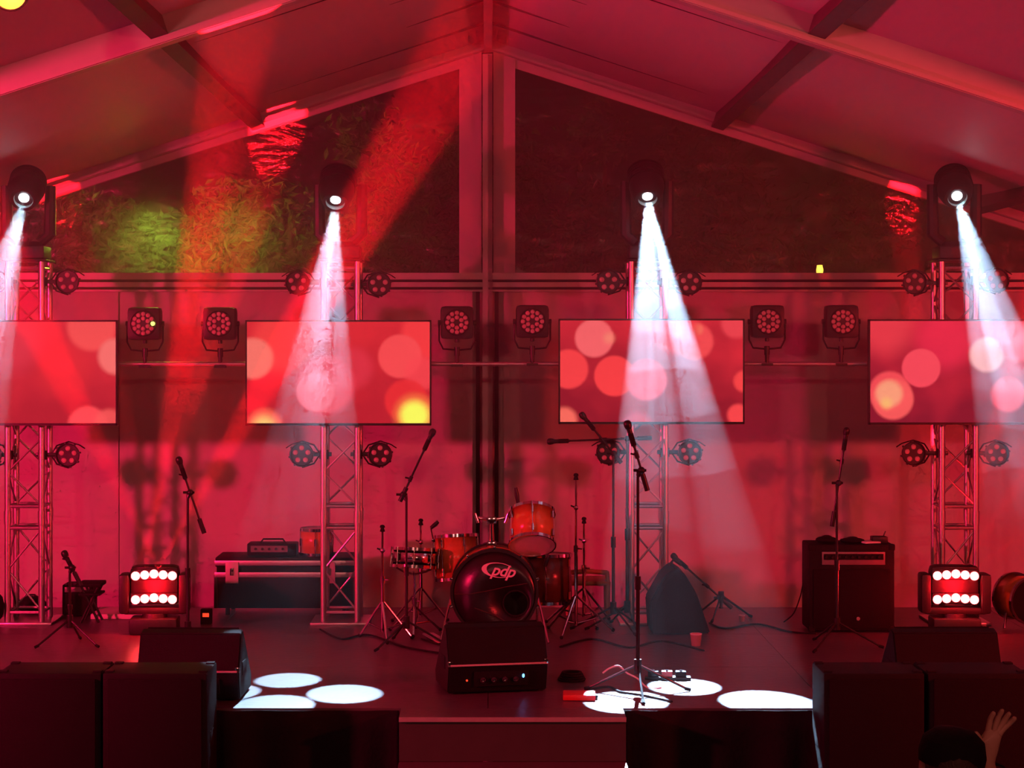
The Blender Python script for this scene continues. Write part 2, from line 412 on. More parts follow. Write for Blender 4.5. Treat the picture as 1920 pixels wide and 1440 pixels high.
# ------------------------------------------------------------------ trusses
TD = 14.77
TR = [P(54, 0, TD).x, P(641, 0, TD).x, P(1213, 0, TD).x, P(1790, 0, TD).x]
TTOP = P(0, 487, TD).z; TH = TTOP - DECK; HWID = 0.133
def make_truss():
    t = thing('truss_tower', '', 'truss')
    c = B(); c.tube((0, 0, 0.02), (0, 0, TH - 0.02), 0.025, seg=14); cm = c.mesh('chord', 'alu')
    for sx in (-1, 1):
        for sy in (-1, 1): link('chord', cm, t, (sx * HWID, sy * HWID, 0))
    bm_ = B(); bm_.tube((0, 0, -0.133), (0, 0, 0.133), 0.008, seg=8); br = bm_.mesh('brace', 'alu')
    joint = P(0, 967, TD).z - DECK
    segs = [(0.10, joint - 0.09), (joint + 0.09, TH - 0.08)]
    for face in range(4):
        ang = face * PI / 2
        for (a, c_) in segs:
            n = max(2, round((c_ - a) / 0.27)); dz = (c_ - a) / n
            for k in range(n):
                z0, z1 = a + dz * k, a + dz * (k + 1); s = 1 if (k + face) % 2 else -1
                p0 = Matrix.Rotation(ang, 3, 'Z') @ Vector((-s * HWID, -HWID, z0)); p1 = Matrix.Rotation(ang, 3, 'Z') @ Vector((s * HWID, -HWID, z1))
                o = link('brace', br, t, (p0 + p1) / 2); o.rotation_euler = (p1 - p0).to_track_quat('Z', 'Y').to_euler()
                o.scale = (1, 1, (p1 - p0).length / 0.266)
        for z in (joint - 0.085, joint + 0.085, 0.09, TH - 0.07):
            p0 = Matrix.Rotation(ang, 3, 'Z') @ Vector((-HWID, -HWID, z)); p1 = Matrix.Rotation(ang, 3, 'Z') @ Vector((HWID, -HWID, z))
            o = link('crossbar', br, t, (p0 + p1) / 2); o.rotation_euler = (p1 - p0).to_track_quat('Z', 'Y').to_euler(); o.scale = (1.6, 1.6, 1)
    b = B(); b.box((0, 0, 0.01), (0.46, 0.46, 0.02), bev=0.004); b.done('base_plate', 'alu', t)
    b = B(); b.box((0, 0, TH - 0.01), (0.34, 0.34, 0.016), bev=0.003); b.done('top_plate', 'stand', t)
    for sx in (-1, 1):
        for sy in (-1, 1):
            b = B(); b.tube((sx * HWID, sy * HWID, joint - 0.05), (sx * HWID, sy * HWID, joint + 0.05), 0.03, seg=12); b.done('coupler', 'alu', t)
    return t
truss0 = make_truss()
TL = ['aluminium truss tower at the left edge behind the leftmost screen', 'aluminium truss tower behind the screen left of the drums',
      'aluminium truss tower behind the screen right of the drums', 'aluminium truss tower at the right edge behind the rightmost screen']
for i, x in enumerate(TR):
    t = truss0 if i == 0 else copy_tree(truss0)
    t.location = (x, TD, DECK); t['label'] = TL[i]; t['group'] = 'truss towers'

# pipes between the towers, carrying the square lamps
for i, (a, c) in enumerate(zip(TR, TR[1:])):
    z = P(0, 682, TD).z; y = TD - HWID - 0.05
    t = thing('crossbar_pipe', 'thin pale pipe between %s' % ['the two screens on the left', 'the two middle screens', 'the two screens on the right'][i], 'pipe', (a, y, z), group='lamp pipes')
    b = B(); b.tube((0.14, 0, 0), (c - a - 0.14, 0, 0), 0.017, seg=14); b.done('pipe', 'alu', t)
    for xx in (0.133, c - a - 0.133):
        b = B(); b.box((xx, 0.012, 0), (0.05, 0.075, 0.07), bev=0.008); b.done('clamp', 'stand', t)

# ------------------------------------------------------------------ screens
def screen_mat(name, base, top, circles):
    m = bpy.data.materials.new(name); m.use_nodes = True; t = m.node_tree; N, L = t.nodes, t.links; N.clear()
    o = N.new('ShaderNodeOutputMaterial'); e = N.new('ShaderNodeEmission'); tc = N.new('ShaderNodeTexCoord')
    sep = N.new('ShaderNodeSeparateXYZ'); L.new(tc.outputs['Object'], sep.inputs[0])
    nz = N.new('ShaderNodeTexNoise'); nz.inputs['Scale'].default_value = 2.3; nz.inputs['Detail'].default_value = 2; L.new(tc.outputs['Object'], nz.inputs['Vector'])
    mx = N.new('ShaderNodeMixRGB'); mx.inputs[1].default_value = lin(*base); mx.inputs[2].default_value = lin(*top)
    mr = N.new('ShaderNodeMapRange'); mr.inputs[1].default_value = -0.35; mr.inputs[2].default_value = 0.42; mr.inputs[3].default_value = -0.25; mr.inputs[4].default_value = 0.75
    L.new(sep.outputs[2], mr.inputs[0])
    ad = N.new('ShaderNodeMath'); ad.operation = 'ADD'; ad.use_clamp = True
    ns = N.new('ShaderNodeMath'); ns.operation = 'MULTIPLY_ADD'; ns.inputs[1].default_value = 1.6; ns.inputs[2].default_value = -0.7
    L.new(nz.outputs[0], ns.inputs[0]); L.new(mr.outputs[0], ad.inputs[0]); L.new(ns.outputs[0], ad.inputs[1]); L.new(ad.outputs[0], mx.inputs[0])
    cur = mx.outputs[0]
    for (cx, cz, r, soft, col, a) in circles:
        d = N.new('ShaderNodeVectorMath'); d.operation = 'DISTANCE'; L.new(tc.outputs['Object'], d.inputs[0]); d.inputs[1].default_value = (cx, 0, cz)
        q = N.new('ShaderNodeMapRange'); q.interpolation_type = 'SMOOTHSTEP'
        q.inputs[1].default_value = r * (1 + soft * 0.5); q.inputs[2].default_value = r * (1 - soft); q.inputs[3].default_value = 0; q.inputs[4].default_value = a
        L.new(d.outputs['Value'], q.inputs[0])
        k = N.new('ShaderNodeMixRGB'); L.new(q.outputs[0], k.inputs[0]); L.new(cur, k.inputs[1]); k.inputs[2].default_value = lin(*col); cur = k.outputs[0]
    L.new(cur, e.inputs[0]); e.inputs[1].default_value = 1.0; L.new(e.outputs[0], o.inputs[0])
    return m
SD = TD - HWID - 0.20
SW, SH = 1.437, 0.815
TVC = [(46, 699), (634.5, 699), (1221.5, 696.5), (1802.5, 697.5)]
def circ(i, lst):
    c = P(TVC[i][0], TVC[i][1], SD); out = []
    for (px, py, r, soft, col, a) in lst:
        p = P(px, py, SD); out.append((p.x - c.x, p.z - c.z, r / F * SD, soft, col, a))
    return out
BOK = [
    circ(0, [(120, 690, 60, .5, (235, 45, 55), .6), (172, 612, 48, .2, (255, 84, 84), .9), (218, 668, 36, .25, (255, 116, 112), .95), (165, 800, 40, .18, (255, 76, 84), .95), (205, 795, 30, .3, (255, 90, 90), .8),
             (10, 640, 70, .5, (235, 60, 80), .6), (-60, 720, 45, .2, (255, 80, 80), .9)]),
    circ(1, [(530, 640, 62, .35, (255, 66, 66), .85), (474, 672, 40, .2, (255, 120, 108), .95), (800, 625, 50, .25, (255, 62, 66), .9), (750, 668, 42, .12, (255, 78, 82), .95), (790, 700, 34, .3, (255, 72, 80), .8),
             (610, 722, 58, .2, (250, 70, 90), .8), (592, 735, 37, .12, (255, 104, 122), .9), (660, 690, 42, .4, (240, 60, 80), .5), (762, 752, 42, .15, (238, 46, 52), .9),
             (778, 778, 40, .45, (255, 130, 70), .95), (777, 779, 29, .5, (255, 255, 96), 1.0), (497, 800, 36, .3, (255, 100, 80), .95), (495, 802, 24, .7, (255, 205, 120), 1.0)]),
    circ(2, [(1114, 634, 37, .14, (255, 104, 108), .95), (1142, 634, 12, .8, (255, 140, 116), .7), (1066, 692, 38, .14, (255, 68, 72), .95), (1152, 705, 39, .12, (255, 66, 70), .97), (1212, 712, 40, .16, (255, 88, 110), .9),
             (1058, 788, 26, .35, (255, 110, 96), .95), (1303, 640, 36, .2, (255, 80, 84), .9), (1306, 618, 12, .8, (255, 150, 110), .8), (1270, 620, 46, .3, (250, 62, 74), .8), (1396, 715, 22, .3, (255, 70, 72), .95), (1384, 778, 22, .3, (255, 72, 76), .95),
             (1380, 606, 30, .3, (250, 74, 84), .8), (1195, 800, 30, .4, (220, 60, 80), .8)]),
    circ(3, [(1660, 612, 60, .6, (250, 66, 78), .7), (1770, 640, 60, .5, (250, 46, 78), .7), (1727, 690, 37, .1, (255, 76, 92), .95), (1668, 735, 40, .15, (255, 80, 88), .9), (1674, 748, 40, .14, (255, 92, 92), .95), (1667, 738, 27, .35, (255, 160, 124), .95),
             (1662, 756, 12, .9, (255, 190, 110), .8), (1850, 665, 34, .2, (255, 170, 160), .9), (1910, 640, 40, .25, (255, 110, 130), .8), (1890, 740, 34, .2, (255, 80, 100), .8)]),
]
BASES = [((186, 32, 48), (232, 46, 60)), ((190, 32, 46), (232, 44, 54)), ((150, 26, 42), (226, 44, 58)), ((140, 24, 44), (232, 42, 62))]
SLAB = ['wide flat screen with red blurred discs, cut by the left edge of the picture', 'flat screen left of the drums, with a yellow disc in its lower right corner',
        'flat screen right of the drums, crossed by the strongest white beam', 'flat screen cut by the right edge, with an orange disc at lower left']
for i in range(4):
    c = P(TVC[i][0], TVC[i][1], SD)
    t = thing('flat_screen', SLAB[i], 'screen', c, group='screens on the truss towers')
    b = B(); b.box((0, 0.025, 0), (SW, 0.045, SH), bev=0.004); b.done('casing', 'tv', t)
    for (cx, cz, sx, sz) in ((0, SH / 2 - 0.006, SW, 0.012), (0, -SH / 2 + 0.009, SW, 0.018), (-SW / 2 + 0.006, 0, 0.012, SH), (SW / 2 - 0.006, 0, 0.012, SH)):
        b = B(); b.box((cx, -0.003, cz), (sx, 0.014, sz)); b.done('bezel', 'tv', t, smooth=False)
    b = B(); b.box((0, 0, 0), (SW - 0.02, 0.004, SH - 0.026))
    b.done('display', screen_mat('screen_picture', BASES[i][0], BASES[i][1], BOK[i]), t, smooth=False)
    b = B(); b.box((0, 0.105, 0), (0.42, 0.12, 0.34), bev=0.01); b.done('mount', 'stand', t)

# ------------------------------------------------------------------ moving heads on the towers
def moving_head(i, hx, hy, target_pts, power, color, angle, label, blend=0.06):
    base = Vector((TR[i], TD, TTOP))
    t = thing('moving_head_light', label, 'stage light', base, group='white beam lights on the towers')
    b = B(); b.box((0, 0, 0.055), (0.30, 0.26, 0.10), bev=0.015); b.done('base', 'black', t)
    b = B(); b.box((0, -0.131, 0.06), (0.12, 0.004, 0.05)); b.done('display_panel', 'tv', t, smooth=False)
    hc = P(hx, hy - 4, TD - 0.05) - base
    tgt = sum((Vector(p) for p in target_pts), Vector()) / len(target_pts) - base
    d = (tgt - hc).normalized(); pan = math.atan2(d.x, -d.y)
    R = Matrix.Rotation(pan, 3, 'Z')
    b = B(); b.lathe([(0.0, 0.10), (0.11, 0.10), (0.10, 0.14), (0, 0.14)]); b.done('turntable', 'black', t)
    for s in (-1, 1):
        b = B(); p = [Vector((s * 0.09, 0, 0.135)), Vector((s * 0.165, 0, 0.20)), Vector((s * 0.172, 0, hc.z + 0.03))]
        b.path([R @ v + Vector((hc.x * 0.3, 0, 0)) for v in p], [0.045, 0.05, 0.042], 10); b.done('yoke_arm', 'black', t)
    hb = B()
    hb.lathe([(0, -0.20), (0.075, -0.195), (0.115, -0.15), (0.135, -0.06), (0.138, 0.03), (0.125, 0.10), (0.10, 0.15), (0.085, 0.155), (0.075, 0.13), (0, 0.13)], hc, d, 28)
    h = hb.done('head', 'black', t)
    b = B(); b.lathe([(0.098, 0.15), (0.104, 0.155), (0.10, 0.165), (0.075, 0.165), (0.072, 0.15)], hc, d, 28); b.done('rim', 'black', h)
    b = B(); b.lathe([(0, 0.150), (0.028, 0.147), (0.040, 0.136), (0, 0.134)], hc, d, 24); b.done('lens', 'beamlens', h)
    for k in range(5):
        b = B(); b.lathe([(0.128, -0.02), (0.146, -0.018), (0.146, -0.010), (0.128, -0.008)], hc - d * (0.03 * k), d, 28); b.done('cooling_fin', 'black', h)
    src = base + hc + d * 0.160
    for (p, pw, an) in zip(target_pts, power, angle):
        u = (Vector(p) - src).normalized(); u = u - d * u.dot(d)      # each beam leaves its own part of the lens
        o = lamp('beam', 'SPOT', src + u.normalized() * 0.009, pw, color, p, an, blend, 0.018)
    return t
def fl(px, py): d = floor_d(py); return P(px, py, d)
COOL = (0.46, 0.70, 1.0)
# gobo discs landing on the deck
LD = [fl(540, 1275), fl(646, 1300), fl(514, 1322), fl(424, 1298), P(402, 1330, 10.98)]
RD = [fl(1283, 1287), fl(1438, 1316), fl(1175, 1315), fl(1330, 1352), fl(1225, 1262) + Vector((0.0, 0.1, 0))]
RD = RD[:3]
LP = 9500
moving_head(0, 49, 359, [P(-290, 1700, 9.0), P(-420, 1650, 9.0), P(-190, 1700, 9.0)], [6500] * 3, COOL, [6.0] * 3, 'black moving head with a white beam on the leftmost tower')
moving_head(1, 632, 357, LD, [LP] * 4 + [1500], COOL, [6.0, 6.2, 6.1, 5.6, 3.4], 'black moving head with a white beam above the screen left of the drums')
moving_head(2, 1212, 350, RD, [28000] * 3, COOL, [6.2, 7.2, 6.4], 'black moving head with the strongest white beam, right of the tent post')
moving_head(3, 1790, 356, [P(2000, 1560, 9.2), P(2120, 1500, 9.2), P(2230, 1450, 9.4), P(2060, 1350, 10)], [13000] * 4, COOL, [4.8] * 4, 'black moving head with a white beam on the rightmost tower')

# ------------------------------------------------------------------ par lamps
def make_par():
    t = thing('par_can', '', 'stage light')
    b = B(); b.lathe([(0, 0.10), (0.05, 0.10), (0.075, 0.07), (0.09, 0.0), (0.096, -0.03), (0.088, -0.034), (0.084, -0.015), (0, -0.012)], (0, 0, 0), (0, 1, 0), 26); b.done('can', 'black', t)
    lm = B(); lm.lathe([(0.0215, 0.0), (0.019, -0.010), (0.010, -0.016), (0, -0.018)], (0, 0, 0), (0, 1, 0), 14); lm = lm.mesh('lens', 'lensdull')
    for k in range(5):
        a = PI / 2 + 2 * PI * k / 5; link('lens', lm, t, (0.052 * math.cos(a), -0.012, 0.052 * math.sin(a)))
    for k in range(8):
        a = 2 * PI * k / 8 + 0.2; b = B(); b.box((0.096 * math.cos(a), -0.02, 0.096 * math.sin(a)), (0.014, 0.03, 0.014), Matrix.Rotation(-a, 3, 'Y')); b.done('clip', 'black', t, smooth=False)
    return t
def par_yoke(t, s, R, reach):
    # a bent strap round the can and an arm to the chord
    pts = [(s * 0.0, 0.02, R + 0.012)]
    b = B(); b.path([(0, 0.02, R + 0.006), (-s * (R + 0.02) * 0.8, 0.02, R * 0.75), (-s * (R + 0.045), 0.02, 0), (-s * (R + 0.02) * 0.8, 0.02, -R * 0.75), (0, 0.02, -R - 0.006)], 0.007, 6); b.done('yoke', 'stand', t)
    b = B(); b.path([(s * (R + 0.03), 0.02, R * 0.5), (s * (R + 0.02) * 0.7, 0.02, R * 0.8), (0, 0.02, R + 0.006)], 0.005, 6); b.done('safety_cable', 'stand', t)
    b = B(); b.box((-s * (R + reach) / 2 - s * 0.02, 0.02, 0), (abs(reach - 0.02), 0.04, 0.032), bev=0.006)
    b.tube((-s * reach, 0.0, -0.035), (-s * reach, 0.0, 0.035), 0.036, seg=12); b.done('clamp', 'stand', t)
par0 = make_par(); used = [False]
PARS = [(0, -18, 528), (0, 127, 528), (0, -18, 853), (0, 128, 853), (1, 558, 530), (1, 711, 533), (1, 566, 852), (1, 713, 852),
        (2, 1140, 528), (2, 1293, 530), (2, 1140, 848), (2, 1293, 848), (3, 1714, 530), (3, 1868, 526), (3, 1712, 850), (3, 1868, 850)]
tn = ['leftmost tower', 'second tower', 'third tower', 'rightmost tower']
for (ti, px, py) in PARS:
    t = par0 if not used[0] else copy_tree(par0); used[0] = True
    t.location = P(px, py, TD - 0.1)
    s = 1 if t.location.x > TR[ti] else -1
    t['label'] = 'small round black lamp %s the screen, %s side of the %s' % ('above' if py < 700 else 'below', 'right' if s > 0 else 'left', tn[ti])
    t['group'] = 'small par lamps on the towers'
for o in [o for o in bpy.data.objects if o.name.startswith('par_can')]:
    ti = min(range(4), key=lambda k: abs(o.location.x - TR[k])); s = 1 if o.location.x > TR[ti] else -1
    par_yoke(o, s, 0.097, abs(o.location.x - TR[ti]) - HWID)

def make_big():
    t = thing('square_led_lamp', '', 'stage light')
    h = 0.128
    b = B(); b.box((0, 0.06, 0), (2 * h, 0.16, 2 * h), bev=0.035); b.done('housing', 'black', t)
    b = B(); b.lathe([(0.092, -0.02), (0.100, -0.028), (0.104, -0.02), (0.104, -0.01)], (0, 0, 0), (0, 1, 0), 28); b.done('bezel', 'black', t)
    lm = B(); lm.lathe([(0.0175, 0.0), (0.016, -0.008), (0.008, -0.013), (0, -0.014)], (0, 0, 0), (0, 1, 0), 12); lm = lm.mesh('lens', 'lensdull')
    for n, r in ((12, 0.075), (6, 0.040)):
        for k in range(n):
            a = PI / 2 + 2 * PI * k / n; link('lens', lm, t, (r * math.cos(a), -0.021, r * math.sin(a)))
    for s in (-1, 1):
        b = B(); b.tube((s * h, 0.06, 0), (s * (h + 0.022), 0.06, 0), 0.02, seg=12); b.done('knob', 'black', t)
        b = B(); b.path([(s * (h + 0.012), 0.06, 0), (s * (h + 0.012), 0.06, -0.14), (s * (h - 0.02), 0.06, -0.205), (0, 0.06, -0.215)], 0.008, 6); b.done('bracket', 'stand', t)
    b = B(); b.tube((0, 0.06, -0.12), (0, 0.06, -0.155), 0.016); b.tube((0, 0.06, -0.19), (0, 0.06, -0.26), 0.022); b.tube((0, 0.06, -0.26), (0, 0.06, -0.33), 0.016)
    b.box((0, 0.06, -0.335), (0.09, 0.05, 0.02)); b.done('clamp', 'stand', t)
    return t
big0 = make_big()
BIG = [(272, 607), (413, 607), (857, 605), (998, 603), (1438, 603), (1577, 603)]
bl = ['square led lamp with one glowing green diode beside the leftmost screen', 'square led lamp inside the red beam left of the drum side screen',
      'square led lamp just left of the tent post', 'square led lamp just right of the tent post', 'square led lamp touching the right side of the screen with the strongest beam',
      'square led lamp beside the screen at the right edge']
for i, (px, py) in enumerate(BIG):
    t = big0 if i == 0 else copy_tree(big0)
    t.location = P(px, py, TD - HWID - 0.05) + Vector((0, -0.06, 0)); t['label'] = bl[i]; t['group'] = 'square led lamps on the pipes'
gl_ = [o for o in big0.children if o.name.startswith('lens')]
g3 = sorted(gl_, key=lambda o: (o.location - Vector((0.075, -0.021, 0))).length)[0]
g3.data = g3.data.copy(); g3.data.materials[0] = M['ledgreen']

# red lit lamp hanging under the roof, top left
tl = thing('hanging_par_lamp', 'lit amber and red par lamp under the roof at the top left corner', 'stage light', P(18, -13, 9.0))
b = B(); b.lathe([(0, 0.16), (0.06, 0.155), (0.085, 0.08), (0.09, 0), (0.08, -0.005), (0.078, 0.02), (0, 0.02)], (0, 0, 0), (-0.1, 0.95, 0.2), 24); b.done('can', 'black', tl)
b = B(); b.lathe([(0.078, 0.015), (0.05, 0.0), (0, -0.005)], (0, 0, 0), (-0.1, 0.95, 0.2), 24); b.done('lens', 'warmlens', tl)
b = B(); b.tube((0, 0.06, 0.07), (0, 0.06, 0.19), 0.012); b.done('hanger', 'stand', tl)
lamp('hanging_par_glow', 'POINT', P(18, -13, 9.0) + Vector((0.02, -0.09, -0.03)), 14, (1.0, 0.04, 0.06), size=0.06)

# ------------------------------------------------------------------ red beam bars standing on the stage
def beam_bar(px, py, d, rz, aims, label):
    base = P(px, 0, d); base.z = DECK
    t = thing('red_beam_light', label, 'stage light', base, rz, group='red beam lights on the stage floor')
    b = B(); b.box((0, 0, 0.06), (0.36, 0.26, 0.12), bev=0.02); b.done('base', 'black', t)
    b = B(); b.lathe([(0, 0.12), (0.10, 0.12), (0.09, 0.15), (0, 0.15)], seg=20); b.done('turntable', 'black', t)
    b = B(); b.box((0, 0.02, 0.17), (0.46, 0.16, 0.05), bev=0.015); b.done('yoke', 'black', t)
    for s in (-1, 1):
        b = B(); b.box((s * 0.225, 0.02, 0.30), (0.075, 0.20, 0.30), bev=0.025); b.done('yoke_arm', 'black', t)
    lm = B(); lm.lathe([(0.034, 0.0), (0.032, -0.012), (0.018, -0.022), (0, -0.025)], (0, 0, 0), (0, 1, 0), 16); lm = lm.mesh('lens', 'redlens')
    hd = B(); hd.box((0, 0.05, 0.36), (0.37, 0.16, 0.30), bev=0.05); h = hd.done('head', 'black', t)
    for row, z in enumerate((0.445, 0.265)):
        b = B(); b.box((0, -0.02, z), (0.36, 0.05, 0.085), Matrix.Rotation(-0.25 if row == 0 else 0.1, 3, 'X'), bev=0.015); bar = b.done('lamp_bar', 'black', t)
        for k in range(5):
            u = (k - 2) * 0.069
            link('lens', lm, bar, (u, -0.048, z - 0.012 * abs(k - 2) * 0.6 + 0.006))
    R = Matrix.Rotation(rz, 3, 'Z')
    lamp('red_beam_glow', 'POINT', base + R @ Vector((0, -0.17, 0.36)), 28, (1.0, 0.004, 0.012), size=0.10)  # added point light imitating the red bloom around the lenses
    for n, (apx, apy, ad, pw, an) in enumerate(aims):
        src = base + R @ Vector(((n % 5 - 2) * 0.069, -0.09, 0.445 if n < 5 else 0.265))
        lamp('red_beam', 'SPOT', src, pw, (1.0, 0.004, 0.012), P(apx, apy, ad), an, 0.25, 0.02)
    return t
RP = 30000
beam_bar(290, 0, 14.2, 0.06, [(505, 290, 16.3, RP * 1.4, 6.5), (440, 100, 11.5, RP * 1.0, 6.0), (890, 50, 11.5, RP * 1.3, 6.5), (60, 590, 12.4, RP * .7, 6.5), (118, 400, 16.3, RP * .5, 6)],
         'red light with two glowing lamp rows on the stage left of the drums')
beam_bar(1790, 0, 14.2, -0.06, [(1700, 420, 16.3, RP * .8, 5.5), (1860, 820, 13.2, RP * .5, 5), (1915, 900, 13.2, RP * .5, 5), (1920, 1000, 13.4, RP * .3, 4)],
         'red light with two glowing lamp rows in front of the rightmost tower')

# ------------------------------------------------------------------ speakers at the stage front
def subwoofer(px0, px1, label):
    d = 10.78; a, c = P(px0, 0, d).x, P(px1, 0, d).x; top = P(0, 1263, d).z; w = c - a
    t = thing('subwoofer', label, 'speaker', ((a + c) / 2, d, 0), group='subwoofers in front of the stage')
    b = B(); b.box((0, 0.20, top / 2), (w, 0.39, top), bev=0.012); b.done('cabinet', 'sub', t)
    b = B(); b.box((0, -0.004, top / 2), (w - 0.06, 0.02, top - 0.06), bev=0.006); b.done('grille', 'grille', t)
    for s in (-1, 1):
        b = B(); b.box((s * (w / 2 - 0.001), 0.2, top * 0.62), (0.006, 0.16, 0.10), bev=0.002); b.done('handle', 'matte', t)
    for s in (-1, 1):
        for y in (0.06, 0.34):
            b = B(); b.box((s * (w / 2 - 0.03), y, top + 0.003), (0.05, 0.05, 0.012), bev=0.003); b.done('foot_cup', 'sub', t)
subwoofer(-8, 189, 'tall black subwoofer at the left edge of the picture')
subwoofer(192, 388, 'tall black subwoofer left of the stage, next to the lit discs')
subwoofer(1545, 1734, 'tall black subwoofer right of the stage, next to the lit discs')
subwoofer(1741, 1930, 'tall black subwoofer at the right edge behind the person')

def wedge(px0, px1, pybase, rz, label, leds=False):
    d = floor_d(pybase); a, c = P(px0, 0, d).x, P(px1, 0, d).x; w = c - a
    t = thing('floor_monitor', label, 'speaker', ((a + c) / 2, d, DECK), rz, group='floor monitors along the stage front')
    prof = [(0.05, 0.012), (0.0, 0.19), (0.10, 0.41), (0.17, 0.43), (0.50, 0.09), (0.48, 0.012)]
    b = B(); b.prism([(-w / 2, y, z) for y, z in prof], (w, 0, 0)); bmesh.ops.bevel(b.bm, geom=list(b.bm.edges), offset=0.008, segments=2, affect='EDGES'); b.done('cabinet', 'sub', t)
    n = Vector((0, 0.34, 0.33)).normalized()
    b = B(); b.prism([(-w / 2 + 0.03, 0.185, 0.425), (w / 2 - 0.03, 0.185, 0.425), (w / 2 - 0.03, 0.495, 0.105), (-w / 2 + 0.03, 0.495, 0.105)], n * 0.012); b.done('grille', 'grille', t, smooth=False)
    b = B(); b.box((0, -0.004, 0.192), (w - 0.02, 0.014, 0.012), bev=0.004); b.done('edge_highlight', 'alu_frame', t)  # pale strip painting the highlight along the cabinet edge
    for s in (-1, 1):
        b = B(); b.box((s * (w / 2 + 0.001), 0.2, 0.19), (0.006, 0.15, 0.08), bev=0.002); b.done('handle', 'matte', t)
        b = B(); b.box((s * (w / 2 - 0.012), 0.012, 0.20), (0.03, 0.03, 0.035), bev=0.006); b.done('corner', 'steel', t)
    b = B(); b.box((0.02, 0.018, 0.10), (w * 0.55, 0.012, 0.10), Matrix.Rotation(0.27, 3, 'X'), bev=0.003); pl = b.done('connector_plate', 'matte', t)
    for k in range(4):
        b = B(); b.lathe([(0.017, 0), (0.017, -0.012), (0.011, -0.012), (0.011, -0.004), (0, -0.004)], (-0.1 + 0.07 * k, 0.012, 0.10), (0, 1, 0.27), 14); b.done('socket', 'steel', pl)
    if leds:
        b = B(); b.ball((0.16, 0.006, 0.115), 0.011, 10, (0.7, 0.5, 1.2)); b.done('blue_diode', 'ledblue', pl)
        b = B(); b.ball((-0.20, 0.012, 0.095), 0.007, 10); b.done('red_diode', 'ledred', pl)
    return t
wedge(256, 448, 1318, -0.03, 'black floor monitor behind the left subwoofers')
wedge(840, 1030, 1303, 0.20, 'black floor monitor with a blue diode in front of the bass drum', True)
wedge(1681, 1880, 1316, 0.02, 'black floor monitor behind the right subwoofers')

# ------------------------------------------------------------------ microphones and stands
def microphone(tip, tail, label):
    """tip = grille end, tail = cable end (world)"""
    tip, tail = Vector(tip), Vector(tail); ax = (tip - tail).normalized()
    o = tail; t = thing('microphone', label, 'microphone', o, group='microphones on stands')
    L = 0.175
    b = B(); b.lathe([(0, 0), (0.010, 0.0), (0.0125, 0.02), (0.017, L - 0.055), (0.021, L - 0.05), (0, L - 0.05)], (0, 0, 0), ax, 14); b.done('body', 'stand', t)
    b = B(); b.lathe([(0.0, L - 0.052), (0.021, L - 0.05), (0.0255, L - 0.03), (0.0245, L - 0.012), (0.015, L), (0, L + 0.004)], (0, 0, 0), ax, 16); b.done('grille', 'stand', t)
def mic_stand(px, base_py, piv_py, A, Bp, d, label, mlabel, dA=0.0, dB=0.0, legs=None, base=None, leg_r=0.32, mat_='stand', px_top=None, hub=0.16):
    """pole at px from the deck to piv_py; boom from A (microphone end) to Bp (counterweight end), pixels at depth d (+offsets)"""
    root = P(px, 0, d); root.z = DECK
    t = thing('mic_stand', label, 'mic stand', root, group='microphone stands')
    piv = P(px_top or px, piv_py, d) - root
    b = B(); b.tube((0, 0, hub), piv * 0.5, 0.0125, seg=10); b.done('lower_pole', mat_, t)
    b = B(); b.tube(piv * 0.48, piv, 0.009, seg=10); b.done('upper_pole', mat_, t)
    b = B(); b.tube(piv * 0.47, piv * 0.53, 0.019, seg=10); b.done('clutch', mat_, t)
    b = B(); b.tube((0, 0, hub - 0.03), (0, 0, hub + 0.06), 0.024, seg=12); b.done('hub', mat_, t)
    for k in range(3):
        an = (legs[k] if legs else (PI / 2 + k * 2 * PI / 3 + 0.35))
        b = B(); b.tube((0.015 * math.cos(an), 0.015 * math.sin(an), hub + 0.02), (leg_r * math.cos(an), leg_r * math.sin(an), 0.012), 0.008, seg=8); lg = b.done('leg', mat_, t)
        b = B(); b.tube((leg_r * 0.93 * math.cos(an), leg_r * 0.93 * math.sin(an), 0.022), (leg_r * 1.04 * math.cos(an), leg_r * 1.04 * math.sin(an), 0.011), 0.011, seg=8); b.done('rubber_foot', 'matte', lg)
    if A is not None:
        a = P(A[0], A[1], d + dA) - root; e = P(Bp[0], Bp[1], d + dB) - root
        ax = (a - e).normalized(); L = (a - e).length
        clip = a - ax * 0.13
        b = B(); b.tube(e + ax * 0.10, clip, 0.0075, seg=10); b.done('boom', mat_, t)
        b = B(); b.tube(e, e + ax * 0.11, 0.0165, seg=12); b.done('counterweight', mat_, t)
        b = B(); b.tube(clip - ax * 0.03, clip + ax * 0.05, 0.017, seg=10); b.done('mic_clip', 'matte', t)
        k = e + ax * ((piv - e).dot(ax))
        b = B(); b.ball(k, 0.024, 10); b.tube(k + Vector((-0.05, 0, 0)), k + Vector((0.03, 0, 0)), 0.009, seg=8); b.tube(piv - Vector((0, 0, 0.03)), k, 0.014, seg=8); b.done('swivel', mat_, t)
        b = B(); kk = k + ax * (L * 0.22); b.tube(kk - ax * 0.02, kk + ax * 0.02, 0.014, seg=10); b.tube(kk, kk + Vector((-0.04, 0, 0.01)), 0.006, seg=8); b.done('boom_clutch', mat_, t)
        microphone(root + a, root + a - ax * 0.17, mlabel)
    return t
mic_stand(352, 0, 925, (334, 858), (383, 1000), 13.3, 'black boom stand right of the left red light', 'microphone on the boom stand right of the left red light')
mic_stand(762, 0, 930, (813, 806), (750, 940), 13.55, 'black boom stand left of the drum kit, boom rising to the right', 'microphone raised beside the lower right corner of the second screen')
mic_stand(1196, 0, 884, (1175, 790), (1214, 920), floor_d(1302), 'black boom stand standing in the white discs at the stage front', 'microphone on the boom stand in the white discs',
          legs=[0.28, 2.75, -1.55], leg_r=0.34)
